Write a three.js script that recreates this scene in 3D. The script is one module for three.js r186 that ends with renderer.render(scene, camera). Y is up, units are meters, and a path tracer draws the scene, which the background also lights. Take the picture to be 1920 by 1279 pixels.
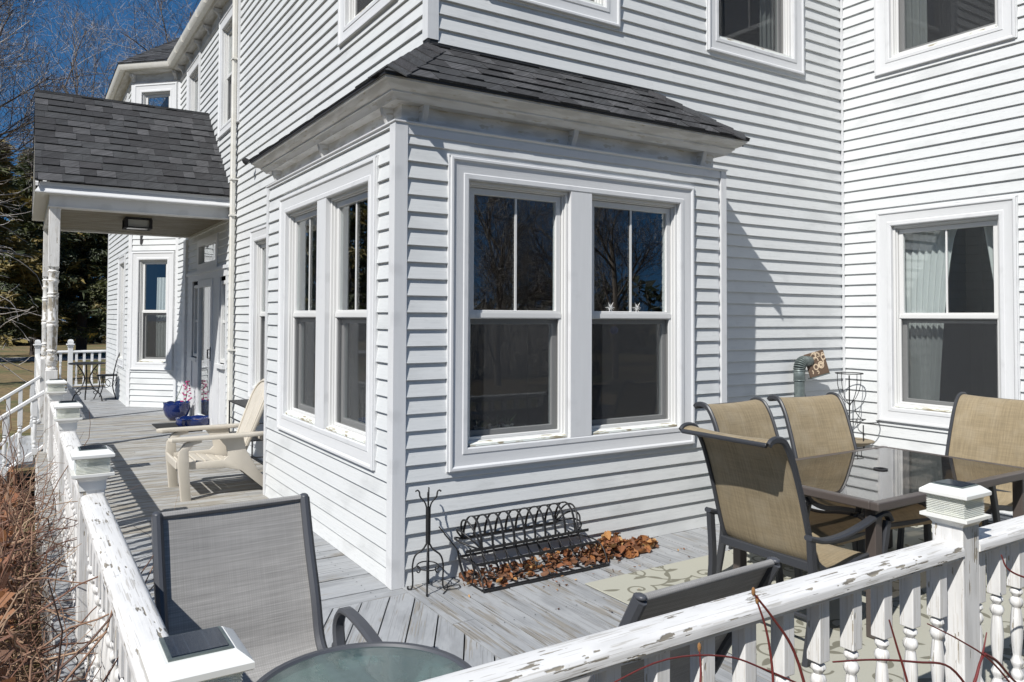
import * as THREE from 'three';
import { mergeGeometries, toCreasedNormals } from 'three/addons/utils/BufferGeometryUtils.js';
import { RoundedBoxGeometry } from 'three/addons/geometries/RoundedBoxGeometry.js';

// ---------------------------------------------------------------- camera, sky, sun, exposure
const scene = new THREE.Scene();
const F = 1443.4, PW = 1920, PH = 1279;
const camera = new THREE.PerspectiveCamera(2 * Math.atan(PH / 2 / F) * 180 / Math.PI, PW / PH, 0.05, 2000);
{
  const yaw = THREE.MathUtils.degToRad(57.54), pit = THREE.MathUtils.degToRad(1.574), rol = THREE.MathUtils.degToRad(0.253);
  const h = new THREE.Vector3(Math.cos(yaw), 0, -Math.sin(yaw)), r = new THREE.Vector3(Math.sin(yaw), 0, Math.cos(yaw)), y = new THREE.Vector3(0, 1, 0);
  const w = h.clone().multiplyScalar(Math.cos(pit)).addScaledVector(y, Math.sin(pit));
  const u = h.clone().multiplyScalar(-Math.sin(pit)).addScaledVector(y, Math.cos(pit));
  const R = r.clone().multiplyScalar(Math.cos(rol)).addScaledVector(u, Math.sin(rol));
  const U = u.clone().multiplyScalar(Math.cos(rol)).addScaledVector(r, -Math.sin(rol));
  camera.position.set(-1.932, 1.65, 4.366);
  camera.quaternion.setFromRotationMatrix(new THREE.Matrix4().makeBasis(R, U, w.clone().negate()));
  camera.setViewOffset(PW, PH, 0, 84.3, PW, PH);
}
camera.updateMatrixWorld(true);
const renderer = new THREE.WebGLRenderer({ antialias: true });
renderer.setSize(1024, 682);
renderer.toneMapping = THREE.LinearToneMapping;
renderer.toneMappingExposure = 1.4;
renderer.shadowMap.enabled = true;
const SUN = new THREE.Vector3(-0.618, 0.723, 0.309).normalize();
{
  const W = 512, H = 256, data = new Float32Array(W * H * 4), d = new THREE.Vector3();
  for (let j = 0; j < H; j++) for (let i = 0; i < W; i++) {
    const phi = ((i + 0.5) / W - 0.5) * 2 * Math.PI, el = ((j + 0.5) / H - 0.5) * Math.PI;
    d.set(Math.cos(el) * Math.cos(phi), Math.sin(el), Math.cos(el) * Math.sin(phi));
    const up = Math.max(0, d.y), t = Math.pow(1 - up, 3.2), c = Math.max(0, d.dot(SUN));
    const glow = 0.10 * Math.pow(c, 6) + 0.5 * Math.pow(c, 60), k = (j * W + i) * 4;
    data[k] = 0.013 + 0.04 * t + glow; data[k + 1] = 0.076 + 0.07 * t + glow * 0.95; data[k + 2] = 0.205 + 0.09 * t + glow * 0.85; data[k + 3] = 1;
  }
  const tex = new THREE.DataTexture(data, W, H, THREE.RGBAFormat, THREE.FloatType);
  tex.mapping = THREE.EquirectangularReflectionMapping; tex.magFilter = tex.minFilter = THREE.LinearFilter; tex.needsUpdate = true;
  scene.background = tex; scene.environment = tex;
}
const sun = new THREE.DirectionalLight(new THREE.Color(1, 0.975, 0.935), 4.4);
sun.position.copy(SUN).multiplyScalar(40); sun.castShadow = true; sun.shadow.radius = 1;
Object.assign(sun.shadow.camera, { left: -22, right: 22, top: 22, bottom: -22, near: 1, far: 120 });
sun.shadow.mapSize.set(4096, 4096);
scene.add(sun, sun.target);

// ---------------------------------------------------------------- helpers
const V = (x, y, z) => new THREE.Vector3(x, y, z);
let seedState = 7;
const reseed = (s) => { seedState = s >>> 0; };
function rnd() { seedState = (seedState + 0x6d2b79f5) | 0; let t = Math.imul(seedState ^ (seedState >>> 15), 1 | seedState); t = (t + Math.imul(t ^ (t >>> 7), 61 | t)) ^ t; return ((t ^ (t >>> 14)) >>> 0) / 4294967296; }
const rr = (a, b) => a + (b - a) * rnd(), pick = (a) => a[Math.floor(rnd() * a.length)];
const lerp = (a, b, t) => a + (b - a) * t, clamp = (x, a = 0, b = 1) => Math.min(b, Math.max(a, x)), sstep = (a, b, x) => { const t = clamp((x - a) / (b - a)); return t * t * (3 - 2 * t); };
function hash(x, y, s) { let n = Math.imul(x, 374761393) + Math.imul(y, 668265263) + Math.imul(s, 2147483647 ^ 0x51ed27); n = Math.imul(n ^ (n >>> 13), 1274126177); return ((n ^ (n >>> 16)) >>> 0) / 4294967296; }
function vnoise(x, y, px, py, s) {
  const xi = Math.floor(x), yi = Math.floor(y), fx = x - xi, fy = y - yi, u = fx * fx * (3 - 2 * fx), v = fy * fy * (3 - 2 * fy), m = (a, p) => ((a % p) + p) % p;
  const a = hash(m(xi, px), m(yi, py), s), b = hash(m(xi + 1, px), m(yi, py), s), c = hash(m(xi, px), m(yi + 1, py), s), d = hash(m(xi + 1, px), m(yi + 1, py), s);
  return lerp(lerp(a, b, u), lerp(c, d, u), v);
}
function fbm(x, y, px, py, oct, s) { let v = 0, a = 0.5, n = 0; for (let o = 0; o < oct; o++) { v += a * vnoise(x * px, y * py, px, py, s + o); n += a; a *= 0.5; px *= 2; py *= 2; } return v / n; }
function makeTex(w, h, f, su = 1, sv = 1, srgb = true) {
  const d = new Uint8Array(w * h * 4);
  for (let j = 0; j < h; j++) for (let i = 0; i < w; i++) { const c = f((i + 0.5) / w, (j + 0.5) / h), k = (j * w + i) * 4; for (let q = 0; q < 3; q++) d[k + q] = clamp(typeof c === 'number' ? c : c[q], 0, 255); d[k + 3] = 255; }
  const t = new THREE.DataTexture(d, w, h);
  t.wrapS = t.wrapT = THREE.RepeatWrapping; t.magFilter = THREE.LinearFilter; t.minFilter = THREE.LinearMipmapLinearFilter; t.generateMipmaps = true; t.repeat.set(1 / su, 1 / sv);
  if (srgb) t.colorSpace = THREE.SRGBColorSpace;
  t.needsUpdate = true; return t;
}
const std = (o) => new THREE.MeshStandardMaterial(o), phys = (o) => new THREE.MeshPhysicalMaterial(o);
const lin = (r, g, b) => new THREE.Color().setRGB(r, g, b);

// uv in metres by the face's main axis; 'long' names the axis that u follows
function uvm(g, long = 'x', du = 0, dv = 0) {
  if (!g.attributes.normal) g.computeVertexNormals();
  const p = g.attributes.position, n = g.attributes.normal, uv = new Float32Array(p.count * 2), L = 'xyz'.indexOf(long);
  for (let i = 0; i < p.count; i++) {
    const a = [p.getX(i), p.getY(i), p.getZ(i)], m = [Math.abs(n.getX(i)), Math.abs(n.getY(i)), Math.abs(n.getZ(i))];
    let d = m[1] >= m[0] && m[1] >= m[2] ? 1 : m[0] >= m[2] ? 0 : 2;
    if (d === L) { m[d] = -1; uv[2 * i] = a[(d + 1) % 3] + du; uv[2 * i + 1] = a[(d + 2) % 3] + dv; continue; }
    uv[2 * i] = a[L] + du; uv[2 * i + 1] = a[3 - d - L] + dv;
  }
  g.setAttribute('uv', new THREE.BufferAttribute(uv, 2)); return g;
}
function strip(g) { for (const k of Object.keys(g.attributes)) if (!['position', 'normal', 'uv', 'color'].includes(k)) g.deleteAttribute(k); return g.index ? g.toNonIndexed() : g; }
function merged(gs) {
  gs = gs.flat(Infinity); if (gs.length === 1) return gs[0];
  return mergeGeometries(gs.map((g) => { g = strip(g); if (!g.attributes.normal) g.computeVertexNormals(); if (!g.attributes.uv) uvm(g); return g; }));
}
const counts = {};
function numbered(name) { const k = counts[name] = (counts[name] ?? -1) + 1; return k ? name + '_' + String(k).padStart(3, '0') : name; }
function mesh(name, gs, mat, parent = scene) {
  const m = new THREE.Mesh(merged([gs]), mat); m.name = parent === scene ? numbered(name) : name; m.castShadow = m.receiveShadow = true; parent.add(m); return m;
}
function tag(o, label, category, group, kind) { o.userData = { label, category }; if (group) o.userData.group = group; if (kind) { o.userData.kind = kind; } return o; }
function structure(o, label) { o.userData = { kind: 'structure', label }; return o; }
function thing(name, label, category, pos = [0, 0, 0], turn = 0, group) { const o = new THREE.Group(); o.name = numbered(name); scene.add(o); o.position.set(...pos); o.rotation.y = turn; return tag(o, label, category, group); }
function stuff(o) { o.userData.kind = 'stuff'; return o; }
function dup(src, name, label, pos, turn = 0) { const c = src.clone(); c.name = numbered(name); c.userData = { ...src.userData, label }; c.position.set(...pos); c.rotation.y = turn; scene.add(c); return c; }

function B(x0, y0, z0, x1, y1, z1, long, du = 0, dv = 0) { const g = new THREE.BoxGeometry(Math.abs(x1 - x0), Math.abs(y1 - y0), Math.abs(z1 - z0)); g.translate((x0 + x1) / 2, (y0 + y1) / 2, (z0 + z1) / 2); return uvm(g, long || (Math.abs(x1 - x0) >= Math.abs(z1 - z0) ? (Math.abs(x1 - x0) >= Math.abs(y1 - y0) ? 'x' : 'y') : Math.abs(z1 - z0) >= Math.abs(y1 - y0) ? 'z' : 'y'), du, dv); }
function RB(x0, y0, z0, x1, y1, z1, r, seg = 1, long) { const g = new RoundedBoxGeometry(Math.abs(x1 - x0), Math.abs(y1 - y0), Math.abs(z1 - z0), seg, r); g.translate((x0 + x1) / 2, (y0 + y1) / 2, (z0 + z1) / 2); const d = [Math.abs(x1 - x0), Math.abs(y1 - y0), Math.abs(z1 - z0)]; return uvm(strip(g), long || 'xyz'[d.indexOf(Math.max(...d))], rnd() * 3, rnd() * 3); }
function geoFrom(pos, idx, uv) { const g = new THREE.BufferGeometry(); g.setAttribute('position', new THREE.Float32BufferAttribute(pos, 3)); if (uv) g.setAttribute('uv', new THREE.Float32BufferAttribute(uv, 2)); if (idx) g.setIndex(idx); g.computeVertexNormals(); return g; }
// tube of given radii along points (smooth shaded)
function limb(pts, rad, n = 6, caps = true) {
  const pos = [], uv = [], idx = [], N = pts.length; let nrm = V(0, 0, 0), len = 0;
  const t0 = pts[1].clone().sub(pts[0]).normalize(); nrm.crossVectors(t0, Math.abs(t0.y) < 0.9 ? V(0, 1, 0) : V(1, 0, 0)).normalize();
  for (let i = 0; i < N; i++) {
    const t = pts[Math.min(N - 1, i + 1)].clone().sub(pts[Math.max(0, i - 1)]).normalize();
    nrm.addScaledVector(t, -nrm.dot(t)).normalize(); const b = t.clone().cross(nrm), r = Array.isArray(rad) ? rad[i] : rad;
    if (i) len += pts[i].distanceTo(pts[i - 1]);
    for (let k = 0; k <= n; k++) { const a = k / n * 2 * Math.PI, c = Math.cos(a) * r, s = Math.sin(a) * r; pos.push(pts[i].x + nrm.x * c + b.x * s, pts[i].y + nrm.y * c + b.y * s, pts[i].z + nrm.z * c + b.z * s); uv.push(len, k / n * 6.28 * r); }
  }
  for (let i = 0; i < N - 1; i++) for (let k = 0; k < n; k++) { const a = i * (n + 1) + k, c = a + n + 1; idx.push(a, a + 1, c, c, a + 1, c + 1); }
  if (caps) for (const e of [0, N - 1]) { const b0 = pos.length / 3; pos.push(pts[e].x, pts[e].y, pts[e].z); uv.push(0, 0); for (let k = 0; k < n; k++) { const a = e * (n + 1) + k; e ? idx.push(b0, a, a + 1) : idx.push(b0, a + 1, a); } }
  return geoFrom(pos, idx, uv);
}
const smooth = (pts, n = 24, closed = false) => new THREE.CatmullRomCurve3(pts, closed, 'centripetal').getPoints(n);
const L3 = (a) => a.map((p) => V(...p));
// rectangular bar w (along side) x h swept along points; 'side' is the direction kept for the width
function bar(pts, w, h, side, r = 0.003) {
  const prof = [[-w / 2 + r, -h / 2], [w / 2 - r, -h / 2], [w / 2, -h / 2 + r], [w / 2, h / 2 - r], [w / 2 - r, h / 2], [-w / 2 + r, h / 2], [-w / 2, h / 2 - r], [-w / 2, -h / 2 + r]];
  const P = [], N = pts.length; let len = 0; const ls = [];
  for (let i = 0; i < N; i++) {
    const t = pts[Math.min(N - 1, i + 1)].clone().sub(pts[Math.max(0, i - 1)]).normalize(), s = side.clone().addScaledVector(t, -side.dot(t)).normalize(), u = t.clone().cross(s).normalize();
    if (i) len += pts[i].distanceTo(pts[i - 1]); ls.push(len);
    P.push(prof.map(([a, b]) => pts[i].clone().addScaledVector(s, a).addScaledVector(u, b)));
  }
  const pos = [], uv = [], q = (a, b, c, d, ua, ub, va, vb) => { for (const [p, x, y] of [[a, ua, va], [b, ua, vb], [c, ub, vb], [a, ua, va], [c, ub, vb], [d, ub, va]]) { pos.push(p.x, p.y, p.z); uv.push(x, y); } };
  for (let i = 0; i < N - 1; i++) for (let k = 0; k < 8; k++) { const k2 = (k + 1) % 8; q(P[i][k], P[i][k2], P[i + 1][k2], P[i + 1][k], ls[i], ls[i + 1], k * 0.02, k * 0.02 + 0.02); }
  for (const e of [0, N - 1]) for (let k = 1; k < 7; k++) { const t = e ? [P[e][0], P[e][k], P[e][k + 1]] : [P[e][0], P[e][k + 1], P[e][k]]; t.forEach((p) => { pos.push(p.x, p.y, p.z); uv.push(0, 0); }); }
  return toCreasedNormals(geoFrom(pos, null, uv), 0.6);
}
function lathe(prof, seg = 12, crease = 0.7) { return toCreasedNormals(new THREE.LatheGeometry(prof.map(([r, y]) => new THREE.Vector2(Math.max(r, 1e-4), y)), seg), crease); }
function extrude(shapePts, depth, bevel = 0) { const s = new THREE.Shape(shapePts.map(([x, y]) => new THREE.Vector2(x, y))); return new THREE.ExtrudeGeometry(s, { depth, bevelEnabled: bevel > 0, bevelSize: bevel, bevelThickness: bevel, bevelSegments: 2, steps: 1 }); }
const at = (g, x, y, z) => g.translate(x, y, z);
// wall basis: local (u, y, n) -> world
function basis(o, u, n) { return new THREE.Matrix4().makeBasis(V(...u), V(0, 1, 0), V(...n)).setPosition(V(...o)); }
const Bs = {
  A: basis([0, 0, 0], [1, 0, 0], [0, 0, 1]), L: basis([0, 0, 0], [0, 0, 1], [-1, 0, 0]),
  A2: basis([0, 0, -0.42], [1, 0, 0], [0, 0, 1]), L2: basis([0.42, 0, 0], [0, 0, 1], [-1, 0, 0]),
  W: basis([5.1, 0, 0], [0, 0, 1], [-1, 0, 0]),
  D: basis([-0.29, 0, -11.2], [Math.SQRT1_2, 0, Math.SQRT1_2], [-Math.SQRT1_2, 0, Math.SQRT1_2]), F: basis([-0.29, 0, 0], [0, 0, 1], [-1, 0, 0]),
  R: basis([2.88, 0, 0], [0, 0, -1], [1, 0, 0]), E: basis([0, 0, -2.9], [-1, 0, 0], [0, 0, -1]),
};
const on = (b, g) => g.applyMatrix4(Bs[b]);

// ---------------------------------------------------------------- materials
const grain = makeTex(512, 256, (x, y) => 255 * (0.5 * fbm(x, y, 4, 48, 3, 3) + 0.5 * fbm(x, y, 10, 120, 2, 9)), 1.2, 0.5, false);
const fine = makeTex(256, 256, (x, y) => 255 * fbm(x, y, 48, 48, 3, 21), 0.25, 0.25, false);
const M = {};
M.vinyl = [0, 1, 2].map((k) => std({ map: makeTex(512, 128, (x, y) => { const s = fbm(x, y, 5, 3, 4, 40 + k), g = fbm(x, y, 6, 60, 2, 50 + k), q = fbm(x, y, 30, 30, 2, 55 + k); const v = 200 - 9 * sstep(0.5, 0.75, s) + 4 * (g - 0.5) - 5 * sstep(0.7, 0.8, q); return [v - 1, v + 1, v + 1]; }, 1.9, 0.42), roughness: 0.5, bumpMap: grain, bumpScale: 0.0008 }));
M.trim = std({ map: makeTex(256, 256, (x, y) => { const v = 205 - 10 * sstep(0.52, 0.8, fbm(x, y, 6, 6, 4, 70)) + 4 * (fbm(x, y, 4, 40, 2, 71) - 0.5); return [v - 1, v, v + 1]; }, 0.9, 0.9), roughness: 0.4, bumpMap: grain, bumpScale: 0.0004 });
M.old = std({ map: makeTex(512, 256, (x, y) => { const s = fbm(x, y, 6, 12, 4, 80), d = fbm(x, y, 14, 20, 3, 83), v = 208 - 16 * sstep(0.45, 0.75, s); const st = sstep(0.70, 0.82, d) * 0.4 + 0.10 * sstep(0.4, 0.7, s); return [lerp(v, 150, st), lerp(v, 138, st), lerp(v - 1, 112, st)]; }, 1.1, 0.5), roughness: 0.6, bumpMap: grain, bumpScale: 0.001 });
M.sash = std({ color: lin(0.60, 0.60, 0.59), roughness: 0.35 });
M.dirtySill = std({ map: makeTex(512, 128, (x, y) => { const d = sstep(0.56, 0.74, fbm(x, y, 12, 10, 4, 90)); return [lerp(220, 150, d), lerp(224, 140, d), lerp(218, 118, d)]; }, 0.9, 0.2), roughness: 0.7 });
const quant = (f, cov) => { const v = []; for (let j = 0; j < 60; j++) for (let i = 0; i < 60; i++) v.push(f((i + 0.5) / 60, (j + 0.5) / 60)); v.sort((a, b) => a - b); return v[Math.min(v.length - 1, Math.floor(v.length * (1 - cov)))]; };
function peel(seed, cov, dark, su = 1.5, sv = 0.36) {
  const raw = (x, y) => 0.46 * fbm(x, y, 24, 20, 4, seed) + 0.34 * fbm(x, y, 3, 3, 3, seed + 3) + 0.3 * fbm(x, y, 9, 64, 3, seed + 5), th = quant(raw, cov), f = (x, y) => sstep(th, th + 0.008, raw(x, y));
  const map = makeTex(1024, 256, (x, y) => {
    const p = f(x, y), cr = sstep(0.69, 0.72, fbm(x, y, 12, 120, 2, seed + 9)) * 0.5, w = fbm(x, y, 8, 90, 3, seed + 7), s = fbm(x, y, 8, 8, 4, seed + 13);
    const pv = 210 - 14 * sstep(0.45, 0.8, s), wv = lerp(dark, dark + 70, w), k = Math.max(p, cr * 0.7);
    return [lerp(pv, wv, k), lerp(pv - 1, wv * 0.95, k), lerp(pv - 3, wv * 0.86, k)];
  }, su, sv);
  const bump = makeTex(1024, 256, (x, y) => 255 * (0.75 * (1 - f(x, y)) + 0.25 * fbm(x, y, 8, 90, 3, seed + 7)), su, sv, false);
  return std({ map, bumpMap: bump, bumpScale: 0.002, roughness: 0.62 });
}
M.peelRail = peel(110, 0.036, 92); M.peelPost = peel(140, 0.04, 120); M.peelCol = peel(170, 0.22, 118);
function deckMat(seed, cov, tint = [0, 0, 0]) {
  const raw = (x, y) => 0.5 * fbm(x, y, 10, 6, 4, seed) + 0.28 * fbm(x, y, 3, 2, 3, seed + 6) + 0.36 * fbm(x, y, 9, 56, 3, seed + 4), th = quant(raw, cov), f = (x, y) => sstep(th - 0.02, th + 0.035, raw(x, y));
  return std({
    map: makeTex(1024, 128, (x, y) => {
      const k = f(x, y), w = fbm(x, y, 6, 44, 4, seed + 8), chk = sstep(0.69, 0.72, fbm(x, y, 7, 60, 2, seed + 12)), dirt = fbm(x, y, 7, 5, 4, seed + 2), fl = fbm(x, y, 60, 24, 2, seed + 15);
      const p = 151 - 17 * sstep(0.4, 0.8, dirt) + 8 * (fl - 0.5), wood = lerp(116, 154, w) - 8 * dirt, c = chk * 0.5;
      const o = [lerp(p - 1, wood, k), lerp(p + 1, wood * 0.975, k), lerp(p + 3, wood * 0.93, k)];
      return o.map((v, i) => lerp(v, [66, 62, 57][i], c * (0.35 + 0.65 * k)) + tint[i]);
    }, 2.3, 0.3),
    bumpMap: makeTex(512, 128, (x, y) => 255 * (0.6 * (1 - f(x, y)) + 0.4 * fbm(x, y, 6, 44, 4, seed + 8)), 2.3, 0.3, false), bumpScale: 0.002, roughness: 0.72,
  });
}
M.deckPaint = [200, 230].map((s) => deckMat(s, 0.09)); M.deckHalf = [260, 290].map((s) => deckMat(s, 0.26)); M.deckWorn = [320, 350].map((s) => deckMat(s, 0.5, [8, 6, 2]));
M.dark = std({ color: lin(0.02, 0.02, 0.022), roughness: 0.9 });
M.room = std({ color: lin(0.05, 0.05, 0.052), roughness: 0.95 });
M.shingle = [[55, 56, 58], [62, 63, 65], [50, 50, 52], [74, 74, 76], [58, 57, 59]].map((c, k) => std({ map: makeTex(128, 128, (x, y) => { const g = fbm(x, y, 40, 40, 2, 400 + k), s = fbm(x, y, 6, 6, 3, 410 + k); const v = 0.62 + 0.55 * g + 0.25 * (s - 0.5); return c.map((q) => q * v); }, 0.3, 0.3), roughness: 0.95, bumpMap: fine, bumpScale: 0.002 }));
M.flash = std({ color: lin(0.02, 0.02, 0.021), roughness: 0.6 });
M.glass = phys({ color: lin(0.92, 0.95, 0.95), transmission: 1, thickness: 0, roughness: 0.0, ior: 1.9 });
M.screen = std({ color: lin(0.034, 0.036, 0.039), roughness: 0.8, transparent: true, opacity: 0.5, side: THREE.DoubleSide });
M.curtain = phys({ color: lin(0.8, 0.8, 0.78), roughness: 0.95, transmission: 0.35, thickness: 0, side: THREE.DoubleSide });
M.charcoal = std({ color: lin(0.035, 0.037, 0.042), roughness: 0.45 });
M.grayFrame = std({ color: lin(0.055, 0.058, 0.066), roughness: 0.42 });
M.bronze = std({ color: lin(0.075, 0.062, 0.056), roughness: 0.4 });
M.iron = std({ color: lin(0.012, 0.012, 0.013), roughness: 0.5 });
M.sling = phys({ map: makeTex(512, 512, (x, y) => { const wy = 0.5 + 0.5 * Math.sin(y * 6.2832 * 80), wx = 0.5 + 0.5 * Math.sin(x * 6.2832 * 64 + (Math.floor(y * 80) % 2) * Math.PI), v = fbm(x, y, 90, 5, 3, 500), h = fbm(x, y, 5, 80, 3, 520), s = fbm(x, y, 5, 5, 4, 540), k = 0.72 + 0.2 * wx * wy + 0.2 * (v - 0.5) + 0.12 * (h - 0.5), b = sstep(0.45, 0.85, s) * 0.25; return [lerp(142 * k + 24, 168, b), lerp(129 * k + 20, 158, b), lerp(101 * k + 16, 138, b)]; }, 0.5, 0.5), roughness: 0.8, transmission: 0.08, thickness: 0, side: THREE.DoubleSide });
M.graySling = phys({ map: makeTex(512, 512, (x, y) => { const wx = 0.5 + 0.5 * Math.sin(x * 6.2832 * 60), wy = 0.5 + 0.5 * Math.sin(y * 6.2832 * 60), h = fbm(x, y, 4, 110, 3, 560), v = fbm(x, y, 110, 4, 3, 570), s = fbm(x, y, 3, 4, 3, 580), k = 0.9 + 0.10 * wx * wy + 0.2 * (h - 0.5) + 0.06 * (v - 0.5) + 0.08 * (s - 0.5); return [149 * k, 147 * k, 144 * k]; }, 0.5, 0.5), roughness: 0.75, transmission: 0.05, thickness: 0, side: THREE.DoubleSide });
M.tan = std({ map: makeTex(128, 128, (x, y) => { const s = fbm(x, y, 6, 6, 4, 600); return [196 - 14 * s, 189 - 14 * s, 177 - 16 * s]; }, 0.8, 0.8), roughness: 0.45 });
M.smoke = phys({ color: lin(0.42, 0.39, 0.36), transmission: 1, thickness: 0, roughness: 0.02, ior: 2.2 });
M.aqua = phys({ color: lin(0.36, 0.48, 0.46), transmission: 0.85, thickness: 0, roughness: 1, ior: 1.8, roughnessMap: makeTex(256, 256, (x, y) => { const a = fbm(x, y, 5, 9, 4, 810), b = fbm(x, y, 40, 40, 2, 820); return 255 * clamp(0.05 + 0.4 * sstep(0.42, 0.7, a) + 0.1 * b); }, 1, 1, false) });
M.plastic = std({ color: lin(0.68, 0.68, 0.65), roughness: 0.35 });
M.lens = phys({ color: lin(0.9, 0.91, 0.86), transmission: 0.55, thickness: 0, roughness: 0.2, ior: 1.5 });
M.solar = std({ map: makeTex(64, 64, (x, y) => { const l = (Math.abs((x * 6) % 1 - 0.5) > 0.47) ? 1 : 0; return [30 + 14 * l, 40 + 14 * l, 54 + 14 * l]; }, 0.12, 0.12), roughness: 0.12 });
M.galv = std({ map: makeTex(128, 128, (x, y) => { const s = fbm(x, y, 8, 8, 3, 620); return [98 + 30 * s, 107 + 30 * s, 106 + 28 * s]; }, 0.2, 0.2), roughness: 0.45, metalness: 0.5 });
M.blueGlaze = phys({ color: lin(0.006, 0.017, 0.095), roughness: 0.12, clearcoat: 0.6 });
M.pink = phys({ color: lin(0.5, 0.04, 0.2), roughness: 0.7, transmission: 0.3, thickness: 0, side: THREE.DoubleSide });
M.stem = std({ color: lin(0.06, 0.09, 0.03), roughness: 0.8 });
M.mat = std({ color: lin(0.016, 0.016, 0.016), roughness: 0.95, bumpMap: fine, bumpScale: 0.003 });
M.spout = std({ map: makeTex(128, 256, (x, y) => { const s = fbm(x, y, 4, 8, 4, 640); return [216 - 12 * s, 215 - 14 * s, 210 - 18 * s]; }, 0.4, 1.2), roughness: 0.45 });
M.leaf = [[0.30, 0.115, 0.03], [0.22, 0.075, 0.022], [0.38, 0.18, 0.05], [0.15, 0.06, 0.022], [0.45, 0.26, 0.10]].map((c, k) => phys({ color: lin(...c), roughness: 0.75, transmission: 0.25, thickness: 0, side: THREE.DoubleSide, bumpMap: fine, bumpScale: 0.001 }));
M.bark = std({ map: makeTex(256, 256, (x, y) => { const v = fbm(x, y, 6, 20, 4, 660); return [92 + 84 * v, 86 + 76 * v, 80 + 68 * v]; }, 1.2, 0.6), roughness: 0.9 });
M.twig = std({ color: lin(0.10, 0.08, 0.072), roughness: 0.9 });
M.darkTwig = std({ color: lin(0.05, 0.04, 0.035), roughness: 0.9 });
M.paleTwig = std({ color: lin(0.36, 0.33, 0.30), roughness: 0.9 });
M.cane = [[0.15, 0.07, 0.042], [0.20, 0.115, 0.072], [0.085, 0.044, 0.03], [0.29, 0.19, 0.12]].map((c) => std({ color: lin(...c), roughness: 0.75 }));
M.redCane = std({ color: lin(0.13, 0.022, 0.02), roughness: 0.5 });
M.needle = [[0.040, 0.056, 0.014], [0.075, 0.085, 0.018], [0.20, 0.15, 0.03], [0.016, 0.024, 0.01]].map((c) => phys({ color: lin(...c), roughness: 0.85, transmission: 0.3, thickness: 0, side: THREE.DoubleSide }));

// ---------------------------------------------------------------- ground and road
{
  const g = new THREE.PlaneGeometry(700, 700, 1, 1).rotateX(-Math.PI / 2).translate(0, -0.75, 0);
  const lawn = mesh('lawn', uvm(g), std({ map: makeTex(512, 512, (x, y) => { const a = fbm(x, y, 6, 6, 5, 700), b = fbm(x, y, 90, 90, 2, 710), gr = sstep(0.45, 0.7, a); const k = 0.7 + 0.55 * b; return [lerp(114, 88, gr) * k, lerp(97, 88, gr) * k, lerp(66, 52, gr) * k]; }, 7, 7), roughness: 1 }));
  structure(lawn, 'winter lawn of brown and dull green grass around the house');
  const road = mesh('road', uvm(new THREE.PlaneGeometry(300, 4.2).rotateX(-Math.PI / 2).translate(0, -0.73, -45)), std({ map: makeTex(256, 256, (x, y) => { const v = 150 + 30 * fbm(x, y, 60, 60, 3, 730); return [v, v, v + 2]; }, 3, 3), roughness: 0.9 }));
  structure(road, 'pale grey road crossing the lawn beyond the porch');
}

// ---------------------------------------------------------------- house
const E0 = 0.1047, YTOP = 2.85;
const house = thing('house', 'white clapboard house with dark shingle roofs, bay room and porch', 'house');
const part = (name, gs, mat, parent = house) => mesh(name, gs, mat, parent);
// rectangle minus holes -> list of [u0,u1,y0,y1]
function cells(u0, u1, y0, y1, holes) {
  const ys = [...new Set([y0, y1, ...holes.flatMap((h) => [h[2], h[3]])])].filter((v) => v >= y0 && v <= y1).sort((a, b) => a - b), out = [];
  for (let j = 0; j < ys.length - 1; j++) {
    const m = (ys[j] + ys[j + 1]) / 2; let spans = [[u0, u1]];
    for (const h of holes) if (m > h[2] && m < h[3]) spans = spans.flatMap(([a, b]) => h[1] <= a || h[0] >= b ? [[a, b]] : [[a, h[0]], [h[1], b]].filter(([p, q]) => q - p > 1e-4));
    for (const [a, b] of spans) out.push([a, b, ys[j], ys[j + 1]]);
  }
  return out;
}
function boardGeo(b, ua, ub, ya, yb, f0, f1, uo, P0 = 0.0185) {   // f: fraction of the course at its bottom and its top
  const P1 = 0.002, o = (f) => lerp(P0, P1, f), pts = [];
  const prof = f0 < 0.02 ? [[0.001, ya], [P0 - 0.003, ya], [P0, ya + 0.003], [o(f1), yb]] : [[0.001, ya], [o(f0), ya], [o(f1), yb]];
  const pos = [], uv = [];
  for (let i = 0; i < prof.length - 1; i++) { const [n0, a] = prof[i], [n1, c] = prof[i + 1]; for (const [u, n, y] of [[ua, n0, a], [ub, n0, a], [ub, n1, c], [ua, n0, a], [ub, n1, c], [ua, n1, c]]) { pos.push(u, y, n); uv.push(u + uo, y + uo * 0.37 + (i ? 0 : n)); } }
  for (const [u, s] of [[ua, -1], [ub, 1]]) for (let i = 1; i < prof.length - 1; i++) { const t = s > 0 ? [prof[0], prof[i + 1], prof[i]] : [prof[0], prof[i], prof[i + 1]]; for (const [n, y] of t) { pos.push(u, y, n); uv.push(n, y); } }
  return on(b, geoFrom(pos, null, uv));
}
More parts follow.
